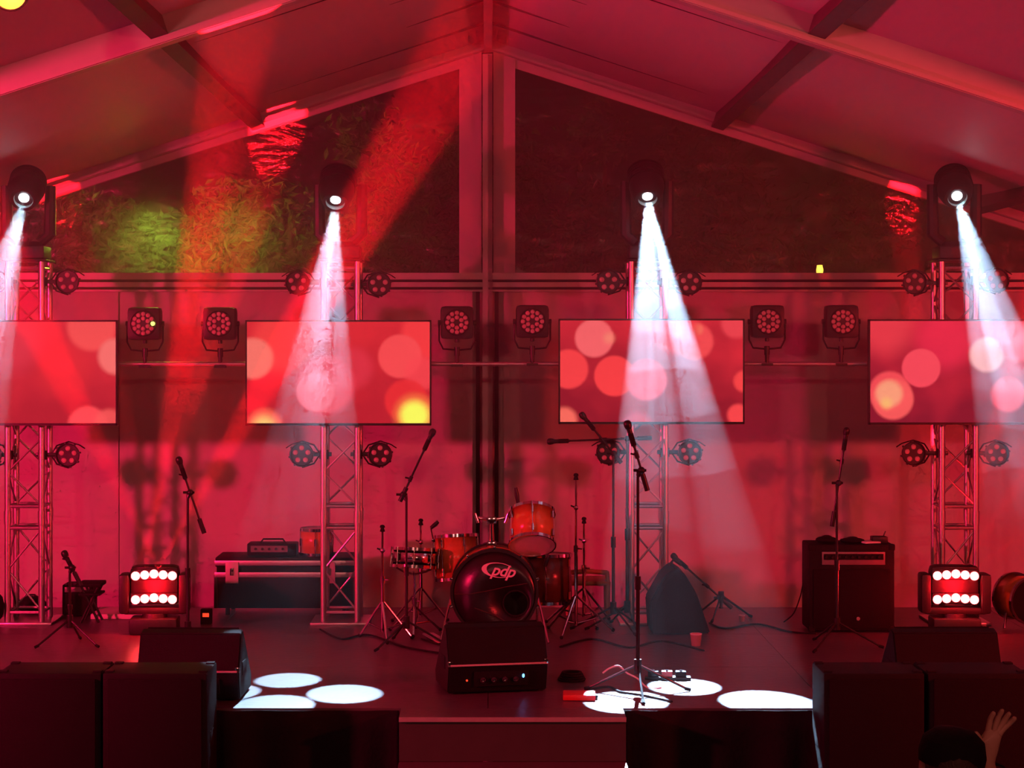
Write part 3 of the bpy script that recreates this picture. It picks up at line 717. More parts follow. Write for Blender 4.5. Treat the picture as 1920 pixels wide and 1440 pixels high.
mic_stand(1569, 0, 905, (1588, 803), (1560, 987), 13.5, 'black boom stand in front of the large amplifier', 'microphone on the boom stand in front of the large amplifier')
mic_stand(1176, 0, 824, (1027, 828), (1222, 821), 14.35, 'tall black stand with a level boom reaching over the drums', 'overhead microphone on the level boom over the drums', legs=[1.9, 3.3, 4.9])
mic_stand(1150, 0, 850, (1089, 775), (1165, 868), 14.28, 'thin black stand with a short slanted boom behind the level boom', 'microphone on the slanted boom in front of the third screen', legs=[0.9, 3.0, 5.2])
mic_stand(131, 0, 1066, (119, 1034), (152, 1098), 13.6, 'low black boom stand beside the leftmost tower', 'microphone on the low boom stand beside the leftmost tower', legs=[-0.5, -2.5, 1.5], leg_r=0.26)
mic_stand(1352, 0, 1118, (1260, 1040), (1372, 1140), 14.9, 'low black boom stand behind the wedge shaped cabinet', 'microphone tipped over the wedge shaped cabinet', legs=[0.2, 2.3, 4.3], leg_r=0.25)

# ------------------------------------------------------------------ drum kit
def lug(parent, p, d):
    p, d = Vector(p), Vector(d).normalized()
    b = B(); b.tube(p - d * 0.028, p + d * 0.028, 0.010, seg=8); b.done('lug', 'steel', parent)
def drum(name, label, cpos, axis, r, h, shellm='shell', topm='headw', botm='headw', nlug=6, group='drum kit', lug_edges=True):
    """cpos = centre of the bottom head, axis points to the batter head"""
    t = thing(name, label, 'drum', cpos, group=group); ax = Vector(axis).normalized(); q = ax.to_track_quat('Z', 'Y')
    b = B(); b.lathe([(r, 0.0), (r, h)], (0, 0, 0), ax, 36); s = b.done('shell', shellm, t)
    s.modifiers.new('s', 'SOLIDIFY').thickness = 0.008
    for z, hm in ((0.0, botm), (h, topm)):
        b = B(); b.lathe([(0, z + 0.001), (r + 0.004, z + 0.001), (r + 0.004, z - 0.001), (0, z - 0.001)], (0, 0, 0), ax, 36); b.done('drum_head', hm, t)
        b = B(); b.lathe([(r + 0.004, z - 0.012), (r + 0.014, z - 0.012), (r + 0.014, z + 0.012), (r + 0.004, z + 0.012), (r + 0.004, z - 0.012)], (0, 0, 0), ax, 36); b.done('hoop', 'steel', t)
    for k in range(nlug):
        a = 2 * PI * (k + 0.5) / nlug; e = q @ Vector((math.cos(a), math.sin(a), 0))
        for z in ((0.055, h - 0.055) if h > 0.2 else (h / 2,)): lug(t, e * (r + 0.012) + ax * z, ax)
        b = B(); b.tube(e * (r + 0.016) + ax * (-0.012), e * (r + 0.016) + ax * (h + 0.012), 0.0035, seg=6); b.done('tension_rod', 'steel', t)
    return t
BD = 13.70
bc = P(927, 1112, BD); br_ = 0.315
bd = thing('bass_drum', 'large bass drum with a black printed front head in the middle of the stage', 'drum', bc, group='drum kit')
b = B(); b.lathe([(br_, 0.03), (br_, 0.42)], (0, 0, 0), (0, 1, 0), 56); o = b.done('shell', 'shell', bd); o.modifiers.new('s', 'SOLIDIFY').thickness = 0.01
for y in (0.0, 0.42):
    b = B(); b.lathe([(br_ - 0.012, y - 0.005), (br_ + 0.008, y - 0.005), (br_ + 0.012, y + 0.045), (br_ - 0.005, y + 0.045)], (0, 0, 0), (0, 1, 0), 56); b.done('hoop', 'stand', bd)
hr = 0.092; hx, hz = P(967, 1131, BD).x - bc.x, P(967, 1131, BD).z - bc.z
# front head with its port hole: a ring of quads between the hole and the rim
b = B(); n = 56; ri = [b.bm.verts.new((hx + hr * math.cos(2 * PI * k / n), 0.004, hz + hr * math.sin(2 * PI * k / n))) for k in range(n)]
ro = [b.bm.verts.new((br_ * math.cos(2 * PI * k / n), 0.004, br_ * math.sin(2 * PI * k / n))) for k in range(n)]
for k in range(n): b.bm.faces.new((ri[k], ri[(k + 1) % n], ro[(k + 1) % n], ro[k]))
fh = b.done('front_head', 'headb', bd); fh.modifiers.new('s', 'SOLIDIFY').thickness = 0.002
b = B(); b.lathe([(hr - 0.004, 0.0), (hr + 0.006, 0.0), (hr + 0.006, -0.006), (hr - 0.004, -0.006), (hr - 0.004, 0)], (hx, 0.003, hz), (0, 1, 0), 36); b.done('port_ring', 'matte', fh)
b = B(); b.lathe([(0, 0.425), (br_ - 0.01, 0.425), (br_ - 0.01, 0.422), (0, 0.422)], (0, 0, 0), (0, 1, 0), 40); b.done('back_head', 'headb', bd)
# printed oval with the letters
def pxl(px, py): p = P(px, py, BD) - bc; return Vector((p.x, -0.0025, p.z))
b = B(); pts = []
cx_, cy_ = 934, 1069
def ell(a, k=1.0): return (cx_ + 31 * k * math.cos(a) + 1.5 * math.sin(a), cy_ - 14 * k * math.sin(a) + 3.5 * math.cos(a))
seq = [math.radians(v) for v in range(38, 330, 8)]
outer = [pxl(*ell(a)) for a in seq]
inner = []
for a in seq:
    wd = 1 - 0.24 * math.exp(-((math.degrees(a) - 185) / 60) ** 2) - 0.07
    x, y = ell(a, wd); inner.append(pxl(x, y))
vo = [b.bm.verts.new(p) for p in outer]; vi = [b.bm.verts.new(p) for p in inner]
for k in range(len(vo) - 1): b.bm.faces.new((vo[k], vo[k + 1], vi[k + 1], vi[k]))
o = b.done('logo_oval', 'logo', fh, smooth=False); o.modifiers.new('s', 'SOLIDIFY').thickness = 0.001
fc = bpy.data.curves.new('logo_letters', 'FONT'); fc.body = 'pdp'; fc.size = 0.118; fc.shear = 0.35; fc.extrude = 0.0008; fc.offset = 0.0022
fc.align_x = 'CENTER'; fc.align_y = 'CENTER'; fc.space_character = 0.95; fc.materials.append(M['logo'])
ft_ = bpy.data.objects.new('logo_letters', fc); COL.objects.link(ft_)
bpy.context.view_layer.update()
lm_ = bpy.data.meshes.new_from_object(ft_.evaluated_get(bpy.context.evaluated_depsgraph_get())); bpy.data.objects.remove(ft_)
fo = link('logo_letters', lm_, fh)
fo.location = pxl(943, 1071) + Vector((0, -0.001, 0)); fo.rotation_euler = (PI / 2, 0.11, 0)
for pts in ([(852, 1114), (880, 1114), (915, 1108), (950, 1100), (990, 1094)], [(890, 1140), (930, 1155), (960, 1172)]):
    b = B(); b.path([pxl(*p) + Vector((0, 0.001, 0)) for p in pts], 0.004, 6); b.done('printed_swirl', 'swirl', fh)
for s in (-1, 1):
    b = B(); b.path([(s * 0.315, 0.10, -0.03), (s * 0.345, 0.05, -0.14), (s * 0.395, -0.06, DECK - bc.z + 0.012)], 0.010, 8); b.done('spur', 'steel', bd)
for k in range(10):
    a = 2 * PI * (k + 0.5) / 10; e = Vector((math.cos(a), 0, math.sin(a)))
    b = B(); b.box(e * (br_ + 0.016) + Vector((0, 0.02, 0)), (0.026, 0.05, 0.018), Matrix.Rotation(-a, 3, 'Y'), bev=0.004); b.done('claw', 'steel', bd)
b = B(); b.tube((-0.02, 0.2, br_), (-0.02, 0.2, br_ + 0.20), 0.014); b.box((-0.02, 0.2, br_ + 0.02), (0.07, 0.06, 0.05), bev=0.01); b.done('tom_post', 'steel', bd)
top = Vector((-0.02, 0.2, br_ + 0.20)); b = B(); b.box(top, (0.07, 0.05, 0.05), bev=0.01)
for s in (-1, 1):
    b.tube(top, top + Vector((s * 0.10, 0.01, 0.02)), 0.012); b.tube(top + Vector((s * 0.10, 0.01, -0.02)), top + Vector((s * 0.125, 0.01, 0.05)), 0.011)
b.done('tom_arm', 'steel', bd)

def cdrum(px, py, d): return P(px, py, d)
drum('rack_tom', 'orange lacquered tom left of the bass drum top', cdrum(858, 1086, 14.31), (-0.05, 0.12, 0.97), 0.158, 0.33)
drum('rack_tom', 'tilted tom whose pale head faces the audience, right of the bass drum top', cdrum(998, 1021, 13.85), (0.0, 0.55, 0.83), 0.165, 0.26)
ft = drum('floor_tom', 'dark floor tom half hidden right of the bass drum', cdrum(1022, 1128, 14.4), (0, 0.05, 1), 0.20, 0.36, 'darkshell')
fz = DECK - ft.location.z
for a in (0.4, 2.5, 4.4):
    b = B(); b.tube((0.215 * math.cos(a), 0.215 * math.sin(a), 0.2), (0.225 * math.cos(a), 0.225 * math.sin(a), fz + 0.008), 0.009); b.done('leg', 'steel', ft)
sn = drum('snare_drum', 'shallow chrome snare drum left of the orange tom', cdrum(777, 1062, 14.15), (0.05, 0.12, 1), 0.165, 0.13, 'steel', 'headw', 'headw', 8)
sz = DECK - sn.location.z
def tripod(t, pole_top, m='steel', leg_r=0.3, legs=(0.5, 2.6, 4.7), hub=0.28, r=0.0115, base=(0, 0, 0)):
    b0 = Vector(base)
    b = B(); b.tube(b0 + Vector((0, 0, 0.06)), b0 + (Vector(pole_top) - b0) * 0.55, r + 0.002, seg=10); b.done('lower_pole', m, t)
    b = B(); b.tube(b0 + (Vector(pole_top) - b0) * 0.53, pole_top, r - 0.003, seg=10); b.done('upper_pole', m, t)
    b = B(); c = b0 + (Vector(pole_top) - b0) * 0.54; b.tube(c - Vector((0, 0, 0.025)), c + Vector((0, 0, 0.025)), r + 0.008, seg=10); b.tube(c, c + Vector((0.045, -0.02, 0)), 0.006, seg=6); b.done('clutch', 'steel', t)
    for a in legs:
        u = Vector((math.cos(a), math.sin(a), 0))
        b = B(); b.tube(b0 + Vector((0, 0, hub)) + u * 0.012, b0 + u * leg_r + Vector((0, 0, 0.012)), 0.009, seg=8)
        b.tube(b0 + Vector((0, 0, 0.075)), b0 + u * (leg_r * 0.62) + Vector((0, 0, 0.012 + (hub - 0.012) * 0.38)), 0.007, seg=8); lg = b.done('leg', m, t)
        b = B(); b.ball(b0 + u * leg_r + Vector((0, 0, 0.014)), 0.014, 8); b.done('rubber_foot', 'matte', lg)
ss = thing('snare_stand', 'low chrome stand under the snare drum', 'drum stand', (sn.location.x, sn.location.y, DECK), group='drum stands')
tripod(ss, (0, 0, -sz - 0.05), leg_r=0.22, hub=0.2)
for k in range(3):
    a = k * 2.1 + 0.5; b = B(); b.path([(0, 0, -sz - 0.06), (0.10 * math.cos(a), 0.10 * math.sin(a), -sz - 0.045), (0.165 * math.cos(a), 0.165 * math.sin(a), -sz - 0.02)], 0.008, 6); b.done('basket_arm', 'steel', ss)
def cymbal_stand(px, top_py, d, label, legs, leg_r=0.3, boom=None, name='cymbal_stand'):
    root = P(px, 0, d); root.z = DECK; t = thing(name, label, 'drum stand', root, group='drum stands')
    tp = P(px, top_py, d) - root; tripod(t, tp, leg_r=leg_r, legs=legs)
    b = B(); b.lathe([(0, 0), (0.02, 0.004), (0.012, 0.03), (0.02, 0.034), (0.016, 0.05), (0, 0.055)], tp - Vector((0, 0, 0.03)), (0, 0, 1), 12); b.done('felt', 'matte', t)
    b = B(); m_ = tp * 0.80 + Vector((0, 0, 0)); b.ball(m_, 0.02, 8); b.tube(m_, m_ + Vector((-0.04, 0, 0.015)), 0.006, seg=6); b.done('tilter', 'steel', t)
    return t
cymbal_stand(717, 990, 13.85, 'bare cymbal stand at the far left of the drum kit', (0.15, 2.5, -1.35), 0.22)
cymbal_stand(789, 978, 14.62, 'hi-hat stand without cymbals behind the snare drum', (0.6, 2.7, 4.6), 0.25, name='hi_hat_stand')
cymbal_stand(1080, 893, 14.15, 'tallest bare cymbal stand right of the bass drum', (0.3, 2.3, 4.3))
cymbal_stand(1095, 975, 14.6, 'shorter bare cymbal stand just behind the tallest one', (0.8, 2.9, 5.0))
def clip_mic(px, py, d, tipx, tipy, label):
    a, e = P(px, py, d), P(tipx, tipy, d)
    t = thing('clip_microphone', label, 'microphone', a, group='clip microphones on the drums'); v = e - a
    b = B(); b.lathe([(0, 0), (0.013, 0.0), (0.017, v.length * 0.6), (0.012, v.length), (0, v.length)], (0, 0, 0), v, 12); b.done('body', 'stand', t)
    b = B(); b.path([(0, 0, 0), (0.01, 0, -0.05), (0.02, 0.0, -0.09)], 0.006, 6); b.done('gooseneck', 'stand', t)
    b = B(); b.box((0.02, 0, -0.095), (0.03, 0.03, 0.025), bev=0.004); b.done('clip', 'steel', t)
clip_mic(972, 948, 13.95, 967, 914, 'clip microphone standing up on the tilted tom')
clip_mic(1021, 1062, 13.95, 1030, 1040, 'clip microphone between the tilted tom and the floor tom')
clip_mic(808, 990, 14.2, 822, 978, 'clip microphone over the rim of the orange tom')
pd = thing('hi_hat_pedal', 'small pale foot pedal beside the bass drum', 'pedal', (P(817, 0, 13.75).x, 13.75, DECK), 0.5)
b = B(); b.box((0, 0, 0.03), (0.09, 0.26, 0.012), Matrix.Rotation(0.12, 3, 'X'), bev=0.004); b.done('footboard', 'alu', pd)
b = B(); b.box((0, 0, 0.008), (0.10, 0.30, 0.014), bev=0.004); b.done('base', 'stand', pd)
ed = thing('standing_drum', 'round chrome rimmed drum cut by the right edge of the picture', 'drum', P(1932, 1126, 14.3))
b = B(); b.lathe([(0.17, 0.0), (0.17, 0.22)], (0, 0, 0), (-0.35, 0.93, 0.05), 36); o = b.done('shell', 'shell', ed); o.modifiers.new('s', 'SOLIDIFY').thickness = 0.008
b = B(); b.lathe([(0, 0), (0.17, 0), (0.17, 0.003), (0, 0.003)], (0, 0, 0), (-0.35, 0.93, 0.05), 36); b.done('drum_head', 'headb', ed)
for z in (0, 0.22):
    b = B(); b.lathe([(0.17, z - 0.012), (0.186, z - 0.012), (0.186, z + 0.012), (0.17, z + 0.012)], (0, 0, 0), (-0.35, 0.93, 0.05), 36); b.done('hoop', 'steel', ed)
for s in (-1, 1):
    b = B(); b.tube((s * 0.15, 0.1, -0.05), (s * 0.19, 0.08 + 0.04 * s, DECK - ed.location.z + 0.01), 0.012); b.done('leg', 'steel', ed)

# ------------------------------------------------------------------ amplifiers, cases, odds and ends
ad = floor_d(1187); ax0, ax1 = P(1518, 0, ad).x, P(1678, 0, ad).x; atop = P(0, 1022, ad).z - DECK; aw = ax1 - ax0
am = thing('amplifier', 'large black combo amplifier with a control panel on the right of the stage', 'amplifier', ((ax0 + ax1) / 2, ad, DECK))
b = B(); b.box((0, 0.18, atop / 2 + 0.008), (aw, 0.34, atop - 0.012), bev=0.014); b.done('cabinet', 'amp', am)
pz = P(0, 1047, ad).z - DECK
b = B(); b.box((0.01, 0.004, pz), (aw * 0.74, 0.012, 0.098), bev=0.003); pn = b.done('control_panel', 'panel', am)
b = B(); b.box((0.01, -0.003, pz + 0.012), (aw * 0.70, 0.004, 0.045)); b.done('dark_strip', 'matte', pn, smooth=False)
for k in range(9):
    b = B(); b.lathe([(0.012, 0), (0.010, -0.02), (0, -0.02)], (-0.2 + 0.05 * k, -0.002, pz + 0.012), (0, 1, 0), 10); b.done('knob', 'stand', pn)
b = B(); b.box((0, 0.006, (pz - 0.07) / 2 + 0.01), (aw - 0.06, 0.014, pz - 0.12), bev=0.004); b.done('grille', 'grille', am)
b = B(); b.lathe([(0.014, 0), (0.014, -0.004), (0, -0.005)], (P(1609, 0, ad).x - am.location.x, -0.002, P(0, 1160, ad).z - DECK), (0, 1, 0), 12); b.done('badge', 'alu', am)
for s in (-1, 1):
    for z in (0.03, atop - 0.02):
        b = B(); b.box((s * (aw / 2 - 0.02), 0.03, z), (0.05, 0.05, 0.05), bev=0.012); b.done('corner', 'matte', am)
def bag(px, py, d, w, h, dep, label, m='matte', name='soft_bag', cat='bag'):
    c = P(px, py, d); t = thing(name, label, cat, c)
    b = B(); b.ball((0, 0, h * 0.5), 0.5, 16, (w, dep, h))
    for v in b.bm.verts: v.co += Vector((random.uniform(-1, 1), random.uniform(-1, 1), random.uniform(-1, 1))) * 0.025 * min(w, h); v.co.z = max(v.co.z, 0.0)
    b.done('sack', m, t)
    b = B(); b.path([(-w * 0.2, 0, h * 0.93), (-w * 0.08, 0, h * 1.08), (w * 0.08, 0, h * 1.08), (w * 0.2, 0, h * 0.93)], 0.008, 6); b.done('strap', 'stand', t)
az = atop + DECK
def pxz(px, z, d): return VY - (z - CZ) * F / d
pya = pxz(0, az, ad + 0.15)
bag(1550, pya, ad + 0.15, 0.17, 0.05, 0.2, 'small dark bag on the left end of the amplifier top')
bag(1598, pya, ad + 0.15, 0.19, 0.04, 0.18, 'flat dark bag in the middle of the amplifier top')
t = tag(B().box((0, 0, 0.008), (0.13, 0.12, 0.014), 0.3, bev=0.004).done('paper_note', 'paper', None, P(1630, pya, ad + 0.10)), 'crumpled pale paper on top of the amplifier', 'paper')
t = thing('wireless_receiver', 'small black box on the right end of the amplifier top', 'receiver', P(1648, pya, ad + 0.14))
b = B(); b.box((0, 0, 0.027), (0.12, 0.10, 0.05), bev=0.008); b.done('case', 'black', t)
b = B(); b.tube((0.045, 0.04, 0.05), (0.06, 0.05, 0.085), 0.005, seg=8); b.done('antenna', 'stand', t)

# wedge shaped cabinet
wc = floor_d(1192)
t = thing('tilted_cabinet', 'dark wedge shaped speaker cabinet tipped up beside the third tower', 'speaker', (P(1275, 0, wc).x, wc, DECK))
ol = [(1222, 1189), (1218, 1130), (1246, 1080), (1266, 1064), (1284, 1076), (1306, 1112), (1332, 1188)]
b = B(); b.prism([P(x, y, wc) - t.location for x, y in ol], (0, 0.40, 0.0)); bmesh.ops.bevel(b.bm, geom=list(b.bm.edges), offset=0.012, segments=2, affect='EDGES'); b.done('cabinet', 'amp', t)
b = B(); inn = [(1232, 1180), (1229, 1133), (1251, 1089), (1266, 1076), (1279, 1086), (1299, 1116), (1320, 1180)]
b.prism([P(x, y, wc) - t.location + Vector((0, -0.008, 0)) for x, y in inn], (0, 0.012, 0)); b.done('grille', 'grille', t, smooth=False)
b = B(); b.path([(-0.06, 0.2, P(0, 1064, wc).z - DECK - 0.01), (-0.03, 0.2, P(0, 1064, wc).z - DECK + 0.035), (0.03, 0.2, P(0, 1070, wc).z - DECK + 0.02)], 0.012, 8); b.done('handle', 'stand', t)

# flight case
cd = 15.06; cx0, cx1 = P(402, 0, cd).x, P(668, 0, cd).x; ch = P(0, 1046, cd).z - DECK; cw = cx1 - cx0
fcs = thing('flight_case', 'long black flight case with pale metal edges behind the second tower', 'case', ((cx0 + cx1) / 2, cd, DECK))
z1, z2 = P(0, 1056, cd).z - DECK, P(0, 1078, cd).z - DECK
b = B(); b.box((0, 0.22, (z2 + 0.06) / 2 ), (cw - 0.01, 0.42, z2 - 0.06), bev=0.006); b.done('body', 'case', fcs)
b = B(); b.box((0, 0.22, (z1 + ch) / 2 - 0.015), (cw - 0.01, 0.42, ch - z1 + 0.03), bev=0.006); b.done('lid', 'case', fcs)
b = B(); b.box((0, 0.225, (z1 + z2) / 2), (cw - 0.03, 0.40, 0.06)); b.done('seal_band', 'matte', fcs, smooth=False)
for z in (z1, z2):
    b = B(); b.box((0, 0.01, z), (cw, 0.014, 0.04), bev=0.003); b.done('edge_rail', 'alu', fcs)
for s in (-1, 1):
    b = B(); b.box((s * (cw / 2 - 0.01), 0.012, (z2 + 0.06) / 2), (0.03, 0.016, z2 - 0.06), bev=0.003); b.done('corner_rail', 'stand', fcs)
    lx = P(435, 0, cd).x - fcs.location.x if s < 0 else 0.35
    b = B(); b.box((lx, -0.002, (z1 + z2) / 2 - 0.03), (0.105, 0.012, 0.17), bev=0.004); la = b.done('latch', 'alu_frame', fcs)
    b = B(); b.box((lx, -0.012, (z1 + z2) / 2 - 0.02), (0.03, 0.012, 0.06), bev=0.003); b.done('latch_wing', 'steel', la)
for sx in (-1, 1):
    for y in (0.06, 0.38):
        b = B(); b.tube((sx * (cw / 2 - 0.1) - 0.015, y, 0.03), (sx * (cw / 2 - 0.1) + 0.015, y, 0.03), 0.03, seg=14); b.done('caster', 'matte', fcs)
ct = ch + DECK
t = thing('small_amplifier', 'small dark amplifier head lying on the flight case', 'amplifier', (P(512, 0, cd + 0.2).x, cd + 0.12, ct + 0.001))
b = B(); b.box((0, 0.08, 0.052), (0.40, 0.2, 0.10), bev=0.01); b.done('cabinet', 'case', t)
b = B(); b.box((-0.02, -0.022, 0.06), (0.3, 0.006, 0.05)); b.done('front_panel', 'panel', t, smooth=False)
for k in range(5):
    b = B(); b.lathe([(0.011, 0), (0.009, -0.016), (0, -0.016)], (-0.13 + 0.055 * k, -0.025, 0.06), (0, 1, 0), 10); b.done('knob', 'stand', t)
b = B(); b.path([(-0.1, 0.08, 0.1), (-0.08, 0.08, 0.13), (0.08, 0.08, 0.13), (0.1, 0.08, 0.1)], 0.008, 6); b.done('handle', 'stand', t)
t2 = drum('spare_tom', 'spare orange tom standing on the flight case against the second tower', (P(594, 0, cd + 0.2).x, cd + 0.2, ct + 0.014), (0, 0, 1), 0.13, 0.20, group=None)

# left odds and ends
t = thing('practice_amplifier', 'small dark amplifier on the floor right of the leftmost tower', 'amplifier', (P(137, 0, 14.9).x, 15.03, DECK))
b = B(); b.box((0, 0.12, 0.13), (0.24, 0.22, 0.25), bev=0.015); b.done('cabinet', 'amp', t)
b = B(); b.box((0, 0.006, 0.10), (0.20, 0.01, 0.16), bev=0.003); b.done('grille', 'grille', t)
b = B(); b.box((0, 0.006, 0.215), (0.20, 0.01, 0.04), bev=0.003); b.done('control_panel', 'panel', t)
bag(60, 640 + 2.215 * F / 15.2, 15.2, 0.24, 0.14, 0.2, 'dark bag slumped behind the leftmost tower')
bag(-16, 640 + 2.215 * F / 14.6, 14.6, 0.2, 0.27, 0.22, 'black bag cut by the left edge of the picture')
t = thing('folding_stool', 'small folding stool with a dark seat left of the red light', 'stool', (P(172, 0, 14.7).x, 14.70, DECK))
sth = P(0, 1094, 14.7).z - DECK
b = B(); b.box((0, 0, sth), (0.19, 0.22, 0.03), bev=0.01); b.done('seat', 'matte', t)
b = B(); b.box((0.0, 0, sth - 0.075), (0.17, 0.20, 0.02), bev=0.006); b.done('shelf', 'matte', t)
for s in (-1, 1):
    b = B(); b.tube((s * 0.07, s * 0.07, sth - 0.01), (-s * 0.07, s * 0.07, 0.01), 0.010, seg=8); b.done('leg', 'stand', t)
    b = B(); b.tube((s * 0.07, -s * 0.07, sth - 0.01), (-s * 0.07, -s * 0.07, 0.01), 0.010, seg=8); b.done('leg', 'stand', t)
t = tag(B().box((0, 0, 0.021), (0.42, 0.42, 0.04), bev=0.006).done('flat_board', 'paper', None, (P(218, 0, 14.85).x, 15.08, DECK)), 'flat pale board lying on the floor left of the red light', 'board')
t = thing('power_box', 'tiny power box with a glowing red switch left of the flight case', 'power box', (P(386, 0, 14.6).x, 14.6, DECK))
b = B(); b.box((0, 0.03, 0.06), (0.085, 0.07, 0.118), bev=0.006); b.done('case', 'matte', t)
b = B(); b.box((0, -0.007, 0.075), (0.05, 0.008, 0.03), bev=0.002); b.done('red_switch', 'ledred', t)
# wooden chair behind the drums
t = thing('wooden_chair', 'wooden chair in the shadows right of the drum kit', 'chair', (P(1102, 0, 15.1).x, 15.1, DECK))
hgt = P(0, 1072, 15.1).z - DECK
for s in (-1, 1):
    b = B(); b.path([(s * 0.16, 0, 0), (s * 0.165, 0, 0.25), (s * 0.155, 0.02, hgt)], 0.019, 8); b.done('leg', 'wood', t)
    b = B(); b.path([(s * 0.17, 0.34, 0), (s * 0.165, 0.33, 0.25)], 0.019, 8); b.done('leg', 'wood', t)
b = B(); b.box((0, 0.17, 0.26), (0.37, 0.38, 0.03), bev=0.01); b.done('seat', 'wood', t)
b = B(); b.path([(-0.16, 0.02, hgt - 0.01), (0, 0.035, hgt), (0.16, 0.02, hgt - 0.01)], 0.02, 8); b.done('backrest', 'wood', t)
b = B(); b.box((0, 0.015, hgt - 0.10), (0.30, 0.015, 0.03), bev=0.004); b.done('back_slat', 'wood', t)
# small things on the deck
def cup(px, py, r, label):
    d = floor_d(py + r); c = P(px, 0, d); c.z = DECK; rr = r / F * d
    t = thing('paper_cup', label, 'cup', c)
    b = B(); b.lathe([(0, 0.002), (rr * 0.75, 0.002), (rr * 1.0, rr * 2.0), (rr * 0.94, rr * 2.0), (rr * 0.7, 0.012), (0, 0.012)], (0, 0, 0), (0, 0, 1), 20); b.done('cup_wall', 'cup', t)
    b = B(); b.lathe([(rr * 0.94, rr * 1.98), (rr * 1.05, rr * 1.98), (rr * 1.05, rr * 2.1), (rr * 0.94, rr * 2.1), (rr * 0.94, rr * 1.98)], (0, 0, 0), (0, 0, 1), 20); b.done('rim', 'paper', t)
cup(1305, 1200, 11, 'pale red cup on the deck in front of the wedge shaped cabinet')
cup(1391, 1160, 6, 'tiny pale cup on the floor left of the large amplifier')
rd = floor_d(1310)
t = thing('red_case', 'flat bright red case on the deck beside the white disc', 'case', (P(1086, 0, rd).x, rd, DECK), -0.05)
b = B(); b.box((0, 0, 0.02), (0.20, 0.16, 0.036), bev=0.008); b.done('shell', 'redpaint', t)
b = B(); b.box((0.105, 0, 0.018), (0.02, 0.06, 0.018), bev=0.004); b.done('catch', 'matte', t)
def cable(pts, label, r=0.007, m='matte'):
    P3 = [Vector(p) for p in pts]; out = []
    for i in range(len(P3) - 1):      # Catmull-Rom
        p0, p1, p2, p3 = P3[max(i - 1, 0)], P3[i], P3[i + 1], P3[min(i + 2, len(P3) - 1)]
        for k in range(8):
            u = k / 8; out.append(0.5 * ((2 * p1) + (p2 - p0) * u + (2 * p0 - 5 * p1 + 4 * p2 - p3) * u * u + (3 * p1 - p0 - 3 * p2 + p3) * u ** 3))
    out.append(P3[-1]); b = B(); b.path(out, r, 6)
    return tag(b.done('cable', m), label, 'cable', group='cables on the stage')
def fz_(px, py, h=0.008): p = fl(px, py); p.z = DECK + h; return p
cable([fz_(1100, 1296), fz_(1140, 1290), fz_(1165, 1300), fz_(1205, 1306), fz_(1260, 1318)], 'black cable lying across the white disc by the boom stand')
pm = floor_d(1290)
cable([P(1130, 1262, pm), P(1143, 1253, pm), P(1160, 1249, pm), P(1176, 1262, pm), P(1195, 1272, pm), P(1215, 1290, pm), fz_(1240, 1292)], 'pale cable looping up beside the boom stand in the discs', 0.006, 'paper')
cable([fz_(1330, 1170), fz_(1360, 1180), fz_(1420, 1172), fz_(1480, 1186), fz_(1530, 1190)], 'black cable running to the large amplifier')
cable([fz_(600, 1182), fz_(640, 1200), fz_(690, 1192), fz_(760, 1215), fz_(835, 1228)], 'black cable running from the second tower to the drums')
cable([fz_(1050, 1215), fz_(1110, 1200), fz_(1180, 1216), fz_(1240, 1204), fz_(1320, 1222)], 'black cable on the deck right of the middle floor monitor')
ac = ad + 0.3
cable([P(1518, 1080, ac) + Vector((-0.005, 0, 0)), P(1507, 1092, ac), P(1500, 1120, ac), P(1488, 1150, ac), fz_(1470, 1168)], 'thin cable drooping from the left side of the large amplifier', 0.005)
t = thing('cable_coil', 'coiled cable on the deck right of the middle floor monitor', 'cable', fz_(1072, 1276, 0.0))
for k in range(4):
    b = B(); b.path([((0.085 - 0.008 * k) * math.cos(2 * PI * j / 24), (0.085 - 0.008 * k) * math.sin(2 * PI * j / 24), 0.010 + 0.014 * k) for j in range(24)] , 0.008, 6); b.done('loop', 'matte', t)
t = thing('effects_pedalboard', 'narrow effects pedalboard on the deck right of the boom stand', 'pedalboard', (P(1252, 0, floor_d(1274)).x, floor_d(1274), DECK), -0.08)
b = B(); b.box((0, 0, 0.012), (0.30, 0.08, 0.02), bev=0.004); b.done('board', 'stand', t)
for k, m_ in enumerate(('stand', 'cup', 'matte')):
    b = B(); b.box((-0.095 + 0.09 * k, 0, 0.040), (0.07, 0.065, 0.034), bev=0.005); pe = b.done('pedal', m_, t)
    b = B(); b.tube((-0.095 + 0.09 * k, -0.015, 0.056), (-0.095 + 0.09 * k, -0.015, 0.068), 0.009, seg=10); b.done('foot_switch', 'steel', pe)

# ------------------------------------------------------------------ person in the audience, lower right
PD = 6.0
pc = P(1783, 0, PD); pc.z = 0
def skin_mesh(name, verts, edges, radii, m, parent, levels=2):
    me = bpy.data.meshes.new(name); me.from_pydata(verts, edges, []); me.materials.append(M[m])
    o = link(name, me, parent); sk = o.modifiers.new('skin', 'SKIN'); sk.use_smooth_shade = True
    for v, r in zip(me.skin_vertices[0].data, radii): v.radius = (r, r) if not isinstance(r, tuple) else r
    me.skin_vertices[0].data[0].use_root = True
    sb = o.modifiers.new('sub', 'SUBSURF'); sb.levels = levels; sb.render_levels = levels
    return o
HZ = P(0, 1362, PD).z          # crown
person = thing('person', 'person in a black cap seen from behind with one raised hand, lower right', 'person', pc)
s_ = HZ - 0.0
V = []; E = []; Rr = []
def va(p, r, par=None):
    V.append(p); Rr.append(r)
    if par is not None: E.append((par, len(V) - 1))
    return len(V) - 1
pel = va((0, 0, s_ * 0.52), 0.14)
